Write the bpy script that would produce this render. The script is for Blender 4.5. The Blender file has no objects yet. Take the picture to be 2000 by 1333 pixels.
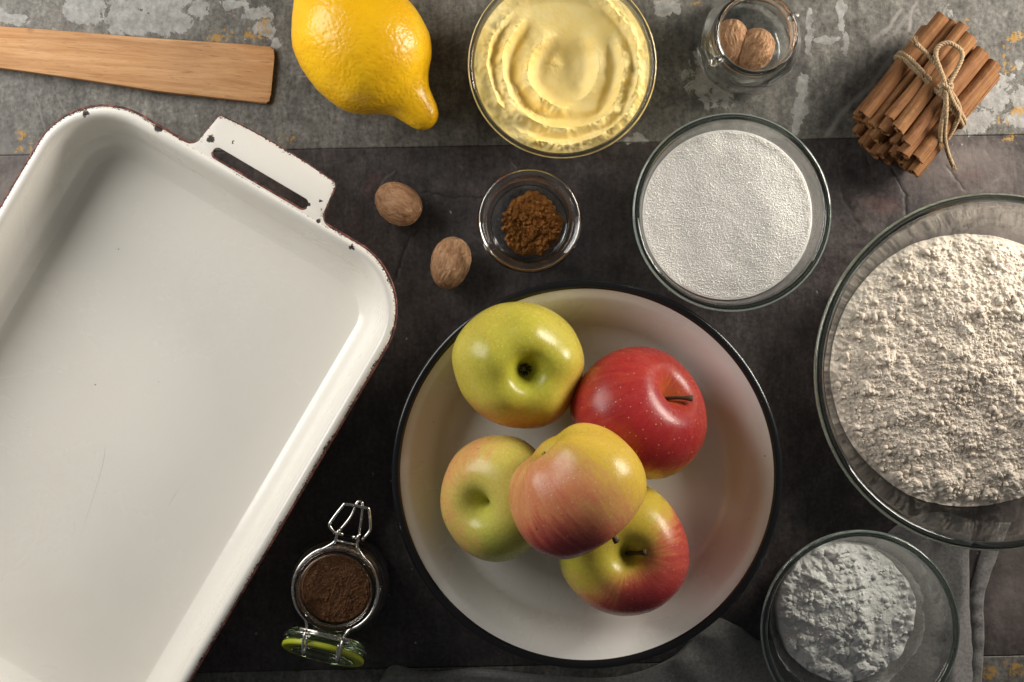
import bpy, bmesh, math, random
import numpy as np
from mathutils import Vector, Matrix

# ------------------------------------------------------------------ camera, world, lights, exposure
S = 0.00031           # metres per photograph pixel on the table plane
CAMZ = 1.15
sc = bpy.context.scene
COL = sc.collection
cam_d = bpy.data.cameras.new("camera")
cam_d.sensor_width = 36.0
cam_d.lens = 36.0 * CAMZ / (2000 * S)
cam_d.clip_start = 0.05
cam_d.clip_end = 20.0
cam = bpy.data.objects.new("camera", cam_d)
cam.location = (0, 0, CAMZ)
COL.objects.link(cam)
sc.camera = cam

world = bpy.data.worlds.new("World")
sc.world = world
world.use_nodes = True
world.node_tree.nodes["Background"].inputs[0].default_value = (0.95, 0.97, 1.0, 1)
world.node_tree.nodes["Background"].inputs[1].default_value = 0.085

def area(name, loc, target, sx, sy, power, col, spread=math.pi):
    d = bpy.data.lights.new(name, 'AREA')
    d.shape = 'RECTANGLE'; d.size = sx; d.size_y = sy
    d.energy = power; d.color = col; d.spread = spread
    o = bpy.data.objects.new(name, d)
    o.location = loc
    o.rotation_euler = (Vector(target) - Vector(loc)).to_track_quat('-Z', 'Y').to_euler()
    COL.objects.link(o)
    return o
area("softbox_key", (-0.58, 0.32, 0.37), (-0.02, 0.02, 0.0), 0.50, 0.40, 5.2, (1.0, 0.965, 0.91))
area("softbox_side", (0.62, 0.29, 0.22), (0.17, 0.11, 0.0), 0.30, 0.26, 2.6, (1.0, 0.92, 0.82), math.radians(105))

sc.view_settings.view_transform = 'Standard'
sc.view_settings.look = 'None'
sc.view_settings.exposure = 0.0
sc.view_settings.gamma = 1.0
sc.view_settings.use_curve_mapping = False
cy = sc.cycles
cy.use_denoising = True
cy.caustics_reflective = False
cy.caustics_refractive = True
cy.blur_glossy = 0.3
cy.max_bounces = 18
cy.transmission_bounces = 16
cy.transparent_max_bounces = 24
cy.glossy_bounces = 8
cy.diffuse_bounces = 4
cy.sample_clamp_indirect = 40.0

# ------------------------------------------------------------------ helpers
PI = math.pi
TAU = 2 * PI
def P(px, py, z=0.0):
    k = S * (CAMZ - z) / CAMZ
    return Vector(((px - 1000) * k, (666.5 - py) * k, z))
def K(z): return S * (CAMZ - z) / CAMZ

def _hash(ix, iy, iz, seed):
    h = (ix.astype(np.int64) * 374761393 + iy.astype(np.int64) * 668265263 + iz.astype(np.int64) * 2147483647 + seed * 974711) & 0xFFFFFFFF
    h = ((h ^ (h >> 13)) * 1274126177) & 0xFFFFFFFF
    h = ((h ^ (h >> 16)) * 2246822519) & 0xFFFFFFFF
    return ((h ^ (h >> 15)) & 0xFFFFFF).astype(np.float64) / float(0xFFFFFF)
def vnoise(x, y, z=None, seed=0):
    x = np.asarray(x, float); y = np.asarray(y, float)
    z = np.zeros_like(x) if z is None else np.asarray(z, float)
    fx, fy, fz = np.floor(x), np.floor(y), np.floor(z)
    tx, ty, tz = x - fx, y - fy, z - fz
    q = lambda t: t * t * t * (t * (t * 6 - 15) + 10)
    tx, ty, tz = q(tx), q(ty), q(tz)
    ix, iy, iz = fx.astype(np.int64), fy.astype(np.int64), fz.astype(np.int64)
    flat = not np.any(z)
    def lay(k):
        a = _hash(ix, iy, iz + k, seed); b = _hash(ix + 1, iy, iz + k, seed)
        c = _hash(ix, iy + 1, iz + k, seed); d = _hash(ix + 1, iy + 1, iz + k, seed)
        return (a * (1 - tx) + b * tx) * (1 - ty) + (c * (1 - tx) + d * tx) * ty
    l0 = lay(0)
    if flat: return l0 * 2 - 1
    return (l0 * (1 - tz) + lay(1) * tz) * 2 - 1
def fbm(x, y, z=None, o=4, seed=0, g=0.5):
    a = 1.0; s = 0; t = 0; f = 1.0
    for i in range(o):
        s = s + a * vnoise(np.asarray(x) * f, np.asarray(y) * f, None if z is None else np.asarray(z) * f, seed + i * 17)
        t += a; a *= g; f *= 2.03
    return s / t
def sstep(a, b, x):
    t = np.clip((x - a) / (b - a), 0, 1); return t * t * (3 - 2 * t)

def mesh_np(name, V, F, attrs=None, smooth=True):
    """V (n,3); F (m,4) or (m,3) int arrays or list of mixed faces."""
    me = bpy.data.meshes.new(name)
    V = np.ascontiguousarray(V, dtype=np.float32)
    if isinstance(F, np.ndarray):
        m, k = F.shape
        me.vertices.add(len(V)); me.vertices.foreach_set("co", V.ravel())
        me.loops.add(m * k); me.loops.foreach_set("vertex_index", np.ascontiguousarray(F, dtype=np.int32).ravel())
        me.polygons.add(m)
        me.polygons.foreach_set("loop_start", np.arange(0, m * k, k, dtype=np.int32))
        me.update(calc_edges=True); me.validate()
    else:
        me.from_pydata([tuple(map(float, v)) for v in V], [], [tuple(map(int, f)) for f in F]); me.update()
    if attrs:
        for n, a in attrs.items():
            at = me.attributes.new(n, 'FLOAT', 'POINT')
            at.data.foreach_set("value", np.ascontiguousarray(a, dtype=np.float32).ravel())
    if smooth: me.shade_smooth()
    return me
def obj(name, me, mat=None, parent=None):
    o = bpy.data.objects.new(name, me); COL.objects.link(o)
    if mat is not None and me is not None: me.materials.append(mat)
    if parent is not None: o.parent = parent
    return o
def tag(o, label, cat, group=None, kind=None):
    if label: o["label"] = label
    if cat: o["category"] = cat
    if group: o["group"] = group
    if kind: o["kind"] = kind
    return o
def empty(name, loc, rz=0.0):
    o = bpy.data.objects.new(name, None); COL.objects.link(o)
    o.empty_display_size = 0.01
    o.location = loc; o.rotation_euler = (0, 0, rz)
    return o

def grid_faces(nu, nv, wrap_v=False, off=0):
    """vertex index = i*nv + j ; i rows, j columns"""
    jn = nv if wrap_v else nv - 1
    i, j = np.meshgrid(np.arange(nu - 1), np.arange(jn), indexing='ij')
    a = i * nv + j; b = i * nv + (j + 1) % nv; c = (i + 1) * nv + (j + 1) % nv; d = (i + 1) * nv + j
    return np.stack([a, b, c, d], -1).reshape(-1, 4) + off
def lathe(prof, n=128, closed=False, mod=None):
    """prof list of (r,z) from outside going round; returns V,F (quads list with fan-free poles when r tiny)."""
    prof = np.array(prof, float)
    ph = np.arange(n) / n * TAU
    m = np.ones(n) if mod is None else mod(ph)
    rr = prof[:, 0][:, None] * (m[None, :] if mod is None or mod(ph).ndim == 1 else m)
    X = rr * np.cos(ph); Y = rr * np.sin(ph); Z = np.repeat(prof[:, 1][:, None], n, 1)
    V = np.stack([X, Y, Z], -1).reshape(-1, 3)
    k = len(prof)
    F = grid_faces(k, n, True)
    F = F[:, ::-1]
    if closed:
        j = np.arange(n); a = (k - 1) * n + j; b = (k - 1) * n + (j + 1) % n
        G = np.stack([a, j, (j + 1) % n, b], -1)
        F = np.vstack([F, G])
    return V, F
def tube(path, rad, n=8, closed=False, caps=True):
    Pp = [Vector(p) for p in path]; m = len(Pp)
    R = rad if hasattr(rad, '__len__') else [rad] * m
    T = []
    for i in range(m):
        if closed: t = Pp[(i + 1) % m] - Pp[(i - 1) % m]
        else: t = Pp[min(i + 1, m - 1)] - Pp[max(i - 1, 0)]
        T.append(t.normalized())
    up = Vector((0, 0, 1)) if abs(T[0].z) < 0.9 else Vector((1, 0, 0))
    nrm = (up - T[0] * up.dot(T[0])).normalized()
    V = []; N = []
    for i in range(m):
        nrm = (nrm - T[i] * nrm.dot(T[i])).normalized()
        N.append(nrm.copy())
        b = T[i].cross(nrm)
        for k in range(n):
            a = k / n * TAU
            V.append(Pp[i] + (nrm * math.cos(a) + b * math.sin(a)) * R[i])
    F = []
    for i in range(m if closed else m - 1):
        i2 = (i + 1) % m
        for k in range(n):
            F.append((i * n + k, i * n + (k + 1) % n, i2 * n + (k + 1) % n, i2 * n + k))
    if caps and not closed:
        F.append(tuple(range(n))[::-1]); F.append(tuple((m - 1) * n + k for k in range(n)))
    return [tuple(v) for v in V], F
def smooth_path(pts, per=8, closed=False):
    """Catmull-Rom"""
    pts = [Vector(p) for p in pts]; m = len(pts); out = []
    rng = range(m if closed else m - 1)
    for i in rng:
        if closed: p0, p1, p2, p3 = pts[(i - 1) % m], pts[i], pts[(i + 1) % m], pts[(i + 2) % m]
        else: p0, p1, p2, p3 = pts[max(i - 1, 0)], pts[i], pts[i + 1], pts[min(i + 2, m - 1)]
        for k in range(per):
            t = k / per
            out.append(0.5 * ((2 * p1) + (p2 - p0) * t + (2 * p0 - 5 * p1 + 4 * p2 - p3) * t * t + (3 * p1 - p0 - 3 * p2 + p3) * t ** 3))
    if not closed: out.append(pts[-1])
    return out
def merge(parts):
    V = []; F = []
    for v, f in parts:
        o = len(V); V += [tuple(map(float, q)) for q in v]; F += [tuple(int(i) + o for i in q) for q in f]
    return V, F

# ------------------------------------------------------------------ material helper
class M:
    def __init__(s, name):
        s.m = bpy.data.materials.new(name); s.m.use_nodes = True
        s.t = s.m.node_tree; s.n = s.t.nodes; s.l = s.t.links
        s.b = s.n["Principled BSDF"]; s.out = s.n["Material Output"]
        s._co = None
    def put(s, sock, v):
        if v is None: return
        if hasattr(v, 'is_linked') or isinstance(v, bpy.types.NodeSocket): s.l.new(v, sock)
        else:
            try:
                if sock.type == 'RGBA' and len(v) == 3: v = (*v, 1)
            except TypeError: pass
            sock.default_value = v
    def set(s, **kw):
        names = dict(color="Base Color", rough="Roughness", metal="Metallic", spec="Specular IOR Level", ior="IOR", trans="Transmission Weight",
                     coat="Coat Weight", coatr="Coat Roughness", sss="Subsurface Weight", sssr="Subsurface Radius", ssss="Subsurface Scale", normal="Normal",
                     sheen="Sheen Weight", sheenr="Sheen Roughness", alpha="Alpha")
        for k, v in kw.items(): s.put(s.b.inputs[names[k]], v)
        return s.m
    def co(s, kind='Object'):
        if s._co is None: s._co = s.n.new('ShaderNodeTexCoord')
        return s._co.outputs[kind]
    def attr(s, name):
        a = s.n.new('ShaderNodeAttribute'); a.attribute_name = name; return a.outputs['Fac']
    def map(s, v, scale=(1, 1, 1), rot=(0, 0, 0), loc=(0, 0, 0)):
        n = s.n.new('ShaderNodeMapping'); s.put(n.inputs[0], v)
        n.inputs[1].default_value = loc; n.inputs[2].default_value = rot; n.inputs[3].default_value = scale
        return n.outputs[0]
    def noise(s, v, scale, detail=4, rough=0.55, dist=0.0, col=False):
        n = s.n.new('ShaderNodeTexNoise'); s.put(n.inputs['Vector'], v)
        n.inputs['Scale'].default_value = scale; n.inputs['Detail'].default_value = detail
        n.inputs['Roughness'].default_value = rough; n.inputs['Distortion'].default_value = dist
        return n.outputs['Color' if col else 'Fac']
    def vor(s, v, scale, feat='F1', out='Distance', rnd=1.0):
        n = s.n.new('ShaderNodeTexVoronoi'); n.feature = feat; s.put(n.inputs['Vector'], v)
        n.inputs['Scale'].default_value = scale; n.inputs['Randomness'].default_value = rnd
        return n.outputs[out]
    def math(s, op, a, b=0.0, c=None, clamp=False):
        n = s.n.new('ShaderNodeMath'); n.operation = op; n.use_clamp = clamp
        s.put(n.inputs[0], a); s.put(n.inputs[1], b)
        if c is not None: s.put(n.inputs[2], c)
        return n.outputs[0]
    def ramp(s, f, stops, interp='LINEAR'):
        n = s.n.new('ShaderNodeValToRGB'); s.put(n.inputs[0], f)
        e = n.color_ramp.elements; n.color_ramp.interpolation = interp
        while len(e) < len(stops): e.new(0.5)
        for el, (p, c) in zip(e, stops):
            el.position = p
            el.color = (c, c, c, 1) if not hasattr(c, '__len__') else (*c, 1)
        return n.outputs[0]
    def mix(s, f, a, b, mode='MIX'):
        n = s.n.new('ShaderNodeMix'); n.data_type = 'RGBA'; n.blend_type = mode
        s.put(n.inputs[0], f); s.put(n.inputs[6], a); s.put(n.inputs[7], b)
        return n.outputs[2]
    def bump(s, h, strength, dist, normal=None):
        n = s.n.new('ShaderNodeBump'); n.inputs['Strength'].default_value = strength
        n.inputs['Distance'].default_value = dist; s.put(n.inputs['Height'], h)
        if normal is not None: s.l.new(normal, n.inputs['Normal'])
        return n.outputs[0]
    def lin(s, v, a, b, c=0.0, d=1.0):
        n = s.n.new('ShaderNodeMapRange'); n.clamp = True
        s.put(n.inputs[0], v)
        for i, q in enumerate((a, b, c, d)): n.inputs[1 + i].default_value = q
        return n.outputs[0]
    def vdist(s, v, c):
        n = s.n.new('ShaderNodeVectorMath'); n.operation = 'DISTANCE'
        s.put(n.inputs[0], v); n.inputs[1].default_value = c
        return n.outputs['Value']
    def warp(s, v, scale, amt):
        n = s.noise(v, scale, 3, col=True)
        a = s.n.new('ShaderNodeVectorMath'); a.operation = 'MULTIPLY_ADD'
        s.put(a.inputs[0], n); a.inputs[1].default_value = (amt,) * 3; 
        b = s.n.new('ShaderNodeVectorMath'); b.operation = 'ADD'
        s.put(a.inputs[2], v); 
        b.inputs[1].default_value = (-amt / 2,) * 3
        s.l.new(a.outputs[0], b.inputs[0])
        return b.outputs[0]
    def blobs(s, v, lst):
        """lst of (x,y,z,r): 1 inside irregular blobs"""
        cur = None
        for (x, y, z, r) in lst:
            d = s.math('DIVIDE', s.vdist(v, (x, y, z)), r)
            cur = d if cur is None else s.math('MINIMUM', cur, d)
        return s.lin(cur, 0.9, 1.05, 1, 0)

def glass_mat(name, col=(0.95, 0.975, 0.965), rough=0.0, ior=1.48):
    m = M(name); m.set(color=col, rough=rough, trans=1.0, ior=ior, spec=0.5)
    n = m.noise(m.co(), 60, 2)
    m.set(normal=m.bump(n, 0.05, 0.002))
    return m.m
def thin_glass(name, tint, rough=0.02):
    """wall of a thin bowl: passes light straight through, mirrors by Fresnel"""
    m = M(name); m.n.remove(m.b)
    tr = m.n.new('ShaderNodeBsdfTransparent'); tr.inputs[0].default_value = (*tint, 1)
    gl = m.n.new('ShaderNodeBsdfGlossy'); gl.inputs['Roughness'].default_value = rough
    nb = m.noise(m.map(m.co(), (1, 1, 0.5)), 70, 3)
    bp = m.bump(nb, 0.12, 0.002); m.l.new(bp, gl.inputs['Normal'])
    lw = m.n.new('ShaderNodeLayerWeight'); lw.inputs[0].default_value = 0.5
    fr = m.math('MULTIPLY_ADD', m.math('POWER', lw.outputs['Facing'], 5.0), 0.80, 0.035)
    mx = m.n.new('ShaderNodeMixShader'); m.l.new(fr, mx.inputs[0]); m.l.new(tr.outputs[0], mx.inputs[1]); m.l.new(gl.outputs[0], mx.inputs[2])
    m.l.new(mx.outputs[0], m.out.inputs[0])
    return m.m
WALL_GLASS = thin_glass("thin_clear_glass", (0.975, 0.985, 0.98)); WALL_WARM = thin_glass("thin_warm_glass", (0.985, 0.98, 0.955))
GLASS = glass_mat("clear_glass")
GLASS_RIM = glass_mat("darkened_rim_glass", (0.42, 0.49, 0.46))  # clear glass; the dark of light bending through the rim is put into this tint
GLASS_WARM = glass_mat("warm_glass", (0.97, 0.965, 0.92))

# ------------------------------------------------------------------ tabletop of slate tiles
def slate_mat(name, top):
    m = M(name); v = m.co()
    big = m.noise(v, 9, 5, 0.6, 0.3); mid = m.noise(v, 60, 6, 0.65); fine = m.noise(v, 420, 4, 0.7)
    streak = m.noise(m.map(v, (1, 0.25, 1), (0, 0, 0.15)), 260, 4, 0.7)
    if top:
        base = m.ramp(big, [(0.3, (0.092, 0.090, 0.082)), (0.5, (0.130, 0.125, 0.112)), (0.7, (0.170, 0.161, 0.144))])
    else:
        base = m.ramp(big, [(0.3, (0.030, 0.026, 0.026)), (0.5, (0.046, 0.039, 0.038)), (0.7, (0.072, 0.060, 0.057))])
    if not top: base = m.mix(m.lin(m.noise(v, 16, 4, 0.6, 0.8), 0.45, 0.65, 0, 0.6), base, (0.058, 0.043, 0.043))
    base = m.mix(0.75, base, m.ramp(mid, [(0.28, 0.2), (0.5, 0.5), (0.74, 0.85)]), 'OVERLAY')
    base = m.mix(0.7, base, m.ramp(fine, [(0.32, 0.22), (0.68, 0.78)]), 'OVERLAY')
    base = m.mix(0.6, base, m.ramp(streak, [(0.32, 0.28), (0.68, 0.74)]), 'OVERLAY')
    # lighter pinkish-brown sheets of the stone
    sheet = m.math('ADD', m.attr('sheet'), m.math('MULTIPLY', m.math('SUBTRACT', mid, 0.5), 0.7))
    base = m.mix(m.lin(sheet, 0.25, 0.95, 0, 0.85), base, m.mix(mid, (0.10, 0.080, 0.074), (0.21, 0.178, 0.165)) if not top else (0.16, 0.15, 0.14))
    rust = m.math('ADD', m.attr('rust'), m.math('MULTIPLY', m.math('SUBTRACT', mid, 0.5), 1.2))
    base = m.mix(m.lin(rust, 0.3, 0.9, 0, 0.45), base, (0.115, 0.042, 0.036) if not top else (0.12, 0.07, 0.04))
    # pale flakes with ragged crisp outlines
    fl = m.math('ADD', m.attr('flake'), m.math('MULTIPLY', m.math('SUBTRACT', m.noise(v, 120, 8, 0.72, 0.6), 0.5), 2.1))
    fm = m.lin(fl, 0.54, 0.60, 0, 0.92)
    flc = m.ramp(m.noise(v, 170, 6, 0.7), [(0.3, (0.19, 0.188, 0.176)), (0.5, (0.31, 0.308, 0.295)), (0.72, (0.44, 0.44, 0.425))])
    base = m.mix(fm, base, flc)
    oc = m.math('ADD', m.attr('ochre'), m.math('MULTIPLY', m.math('SUBTRACT', m.noise(v, 260, 7, 0.72, 0.5), 0.5), 3.2))
    om = m.lin(oc, 0.74, 0.92, 0, 0.85)
    base = m.mix(om, base, (0.40, 0.225, 0.045))
    speck = m.lin(m.vor(m.warp(v, 200, 0.004), 95), 0.055, 0.075, 1, 0)
    base = m.mix(m.math('MULTIPLY', speck, m.lin(m.noise(v, 35, 2), 0.52, 0.6)), base, (0.32, 0.31, 0.29))
    base = m.mix(m.lin(m.attr('scratch'), 0.2, 0.9, 0, 0.75), base, (0.30, 0.285, 0.265) if top else (0.19, 0.175, 0.165))
    base = m.mix(m.lin(m.attr('crack'), 0.2, 0.8, 0, 0.8), base, (0.010, 0.009, 0.009))
    h = m.math('ADD', m.math('MULTIPLY', mid, 0.6), m.math('ADD', m.math('MULTIPLY', fine, 0.3), m.math('ADD', m.math('MULTIPLY', fm, 0.22), m.math('MULTIPLY', streak, 0.2))))
    m.set(color=base, rough=m.lin(mid, 0.3, 0.7, 0.42, 0.62), spec=0.4, normal=m.bump(h, 0.55, 0.0011))
    return m.m
SL_TOP = slate_mat("grey_slate", True); SL_MID = slate_mat("dark_slate", False)

def gblobs(px, py, lst):
    s = np.zeros_like(px)
    for (x, y, rx, ry, w) in lst:
        s = np.maximum(s, w * np.exp(-(((px - x) / rx) ** 2 + ((py - y) / ry) ** 2) ** 1.3))
    return s
def plines(px, py, lst):
    s = np.zeros_like(px)
    for (pts, wd, amp) in lst:
        for (x0, y0), (x1, y1) in zip(pts[:-1], pts[1:]):
            m = (px > min(x0, x1) - 30) & (px < max(x0, x1) + 30) & (py > min(y0, y1) - 30) & (py < max(y0, y1) + 30)
            if not m.any(): continue
            qx, qy = px[m], py[m]
            dx, dy = x1 - x0, y1 - y0
            t = np.clip(((qx - x0) * dx + (qy - y0) * dy) / (dx * dx + dy * dy), 0, 1)
            d = np.hypot(qx - x0 - t * dx, qy - y0 - t * dy)
            s[m] = np.maximum(s[m], amp * np.exp(-(d / wd) ** 2))
    return s
FLAKES = [(165,15,55,45,1),(250,40,60,38,.95),(320,38,60,42,1),(385,20,30,22,.9),(300,5,110,16,1),(455,8,45,14,.95),(500,25,38,20,.9),(515,60,22,22,1),(540,85,14,14,.9),(20,38,42,12,1),(0,30,20,15,1),
 (1305,15,32,22,.95),(1372,158,46,40,.85),(1400,185,44,32,.8),(1360,115,20,30,.7),(1645,20,9,55,1),(1650,85,9,30,.95),(1615,78,34,12,.9),(1582,45,8,36,1),(1578,92,8,26,.9),(1566,170,13,40,.95),(1560,220,16,40,1),(1556,248,12,20,.9),
 (1935,190,42,36,1),(1905,238,42,30,.95),(1985,230,32,22,1),(1995,190,22,26,.95),(1965,160,26,30,.8),(1240,272,36,12,.9),(1990,125,14,16,.8),(1850,8,14,8,.7),(1860,25,14,14,.6),(105,55,14,10,.7),(60,75,10,6,.6),(600,40,16,16,.6)]
OCHRES = [(430,72,46,28,.75),(500,68,40,20,.8),(515,50,20,24,.8),(40,262,22,16,.9),(58,278,16,24,.8),(38,292,16,10,.8),(560,272,26,16,.75),(590,240,30,30,.45),(540,255,26,16,.6),(1985,72,26,12,1),(1965,92,14,8,.8),(1972,130,22,18,.8),(1990,215,22,18,.95),
 (1960,235,24,22,.7),(1968,268,26,14,.8),(1360,8,16,16,.7),(1380,30,10,10,.6),(1888,36,10,8,.9),(1700,165,10,8,.7),(1960,108,8,8,.8),(1330,172,10,10,.5),(1215,235,40,20,.35),(1500,215,50,18,.38),(1935,1315,24,20,1),(1985,1308,22,20,1),(1960,1300,30,14,.7),(720,15,30,10,.4),
 (430,30,50,20,.5),(700,280,60,14,.35),(250,225,60,20,.3)]
SCR = [([(1760,18),(1738,52),(1702,82)],4.5,1),([(1789,8),(1780,30),(1776,60)],3.5,1),([(1745,110),(1700,170),(1650,215),(1615,265)],6,.85),([(1850,15),(1835,40)],3,.8),([(1735,70),(1715,98),(1700,125)],4,.6),([(1780,25),(1755,55)],5,.7),
 ([(560,330),(590,325)],2,.4),([(770,335),(750,352),(742,365)],2.2,.6),([(855,103),(920,70)],1.8,.7),([(590,215),(640,200)],2,.5),([(580,150),(610,150)],2,.7),([(70,190),(90,260)],2.5,.6),([(100,170),(140,240)],2.2,.5),([(1955,345),(1915,375),(1895,400)],1.8,.7),
 ([(1000,318),(1008,330),(1000,345)],1.6,.8),([(700,365),(690,380),(720,372)],1.6,.5),([(1850,60),(1840,75)],2,.6),([(30,130),(60,150)],2,.5),([(560,170),(650,225)],1.6,.35),([(1280,25),(1262,60)],2,.4),([(735,290),(728,310),(700,345)],1.6,.45)]
CRK = [([(822,378),(850,377),(880,384),(915,386),(945,383)],2.2,.8),([(815,452),(798,468),(790,488),(782,520),(768,552)],2.6,.8),([(1742,330),(1755,355),(1772,380),(1768,410),(1776,440)],2.6,1),([(1850,325),(1862,345),(1880,368)],2.4,.7),
 ([(1640,275),(1636,330),(1648,390),(1680,440)],3.5,.45),([(930,345),(938,375)],2,.5),([(1690,295),(1700,340)],2.4,.6),([(1500,860),(1560,980)],2,.5),([(620,1230),(700,1280)],2,.5)]
SHEET = [(20,380,120,90,1.0),(-60,300,120,70,1),(1890,330,150,70,.95),(1960,420,120,80,.7),(1700,420,60,50,.45),(1990,1130,110,160,.85),(1660,560,60,90,.4),(1040,300,90,30,.32),(870,370,90,30,.3),(-100,900,200,400,.7),(2200,700,200,500,.8)]
RUST = [(735,345,26,14,.75),(722,370,14,22,.6),(1720,400,46,26,.7),(1900,345,40,14,.7),(1690,350,40,50,.35),(10,395,20,14,.6),(590,370,60,20,.3),(1985,1100,30,60,.4),(1110,345,30,12,.35)]

THETA = math.radians(1.17)
table = tag(obj("tabletop", mesh_np("tabletop", np.array([[-1.1,-0.66,-0.0016],[1.1,-0.66,-0.0016],[1.1,0.66,-0.0016],[-1.1,0.66,-0.0016]]), np.array([[0,1,2,3]])),
            M("grout").set(color=(0.06,0.057,0.053), rough=0.9)), None, None, kind="structure")
def axis(a, b, f0, f1, fine, coarse):
    pts = []
    if f0 > a: pts.append(np.linspace(a, f0, max(2, int((f0 - a) / coarse)), endpoint=False))
    lo, hi = max(a, f0), min(b, f1)
    pts.append(np.linspace(lo, hi, max(2, int((hi - lo) / fine))))
    if f1 < b: pts.append(np.linspace(f1, b, max(2, int((b - f1) / coarse)))[1:])
    return np.concatenate(pts)
SEAM = 0.1187; TH = 0.3155; TW = 0.735
def slate_tile(x0, x1, y0, y1, mat, hi, seed):
    g = 0.00010
    x0 += g; x1 -= g; y0 += g; y1 -= g
    if hi:
        xs = axis(x0, x1, -0.335, 0.335, 0.00078, 0.008); ys = axis(y0, y1, max(y0, -0.222), min(y1, 0.222), 0.00078, 0.008)
    else:
        xs = np.linspace(x0, x1, 60); ys = np.linspace(y0, y1, 40)
    X, Y = np.meshgrid(xs, ys, indexing='ij')
    c, s = math.cos(THETA), math.sin(THETA)
    WX = X * c - Y * s; WY = X * s + Y * c
    px = 1000 + WX / S; py = 666.5 - WY / S
    # natural cleft surface
    ex = fbm(WX * 14, WY * 14, o=3, seed=seed)
    terr = np.floor((fbm(WX * 9, WY * 9, o=4, seed=seed + 5) * 0.5 + 0.5) * 7) / 7
    Z = -0.0005 + 0.0003 * ex + 0.0006 * (terr - 0.5) + 0.00016 * fbm(WX * 190, WY * 190, o=3, seed=seed + 9)
    wob = 3.2 * fbm(px / 17, py / 17, o=3, seed=seed + 31); wob2 = 3.2 * fbm(px / 17, py / 17, o=3, seed=seed + 47)
    A = {}
    A['flake'] = gblobs(px + 2 * wob, py + 2 * wob2, FLAKES)
    A['ochre'] = gblobs(px + wob, py + wob2, OCHRES)
    A['sheet'] = gblobs(px + 4 * wob, py + 4 * wob2, SHEET)
    A['rust'] = gblobs(px + 3 * wob, py + 3 * wob2, RUST)
    A['scratch'] = plines(px + wob, py + wob2, SCR)
    A['crack'] = plines(px + 1.6 * wob, py + 1.6 * wob2, CRK)
    Z = np.minimum(Z, -0.00005) - 0.0004 * A['crack']
    e = np.minimum(np.minimum(X - x0, x1 - X), np.minimum(Y - y0, y1 - Y))
    chip = 0.0009 * (1 + 0.8 * fbm(WX * 300, WY * 300, o=2, seed=seed + 3))
    Z = Z - 0.00010 * np.clip(1 - e / chip, 0, 1) ** 2
    nu, nv = X.shape
    V = np.stack([X, Y, Z], -1).reshape(-1, 3)
    F = grid_faces(nu, nv)[:, ::-1]
    # skirt
    idx = np.arange(nu * nv).reshape(nu, nv)
    ring = np.concatenate([idx[:, 0], idx[-1, 1:], idx[-2::-1, -1], idx[0, -2:0:-1]])
    low = V[ring].copy(); low[:, 2] = -0.0118
    n0 = len(V); k = len(ring)
    V = np.vstack([V, low])
    i = np.arange(k); G = np.stack([ring[i], n0 + i, n0 + (i + 1) % k, ring[(i + 1) % k]], -1)
    F = np.vstack([F, G])
    at = {q: np.concatenate([a.ravel(), np.zeros(k)]) for q, a in A.items()}
    o = obj("slate_tile", mesh_np("slate_tile", V, F, at), mat, table)
    o.rotation_euler = (0, 0, THETA)
for r, (yb, mt) in enumerate([(SEAM, SL_TOP), (SEAM - TH, SL_MID), (SEAM - 2 * TH, SL_TOP)]):
    for cx in (-1, 0, 1):
        slate_tile(-TW / 2 + cx * TW, TW / 2 + cx * TW, yb, yb + TH, mt, cx == 0, 11 + r * 3 + cx)

# ------------------------------------------------------------------ grey cloth (under the bowls)
def poly_at(pts, t):
    pts = np.array(pts, float)
    d = np.concatenate([[0], np.cumsum(np.hypot(*np.diff(pts, axis=0).T))]); d /= d[-1]
    return np.stack([np.interp(t, d, pts[:, 0]), np.interp(t, d, pts[:, 1])], -1)
def cloth_mat():
    m = M("grey_linen"); v = m.co()
    w1 = m.n.new('ShaderNodeTexWave'); w1.inputs['Scale'].default_value = 520; w1.inputs['Distortion'].default_value = 1.5; m.put(w1.inputs[0], v)
    w2 = m.n.new('ShaderNodeTexWave'); w2.bands_direction = 'Y'; w2.inputs['Scale'].default_value = 520; w2.inputs['Distortion'].default_value = 1.5; m.put(w2.inputs[0], v)
    wv = m.math('ADD', w1.outputs[1], w2.outputs[1])
    n = m.noise(v, 520, 5, 0.75)
    c = m.mix(m.lin(n, 0.3, 0.7), (0.18, 0.171, 0.164), (0.42, 0.40, 0.385))
    h = m.math('ADD', m.math('MULTIPLY', wv, 0.4), n)
    return m.set(color=c, rough=0.95, spec=0.1, sheen=0.25, normal=m.bump(h, 0.8, 0.0011))
CLOTH = cloth_mat()
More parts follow.
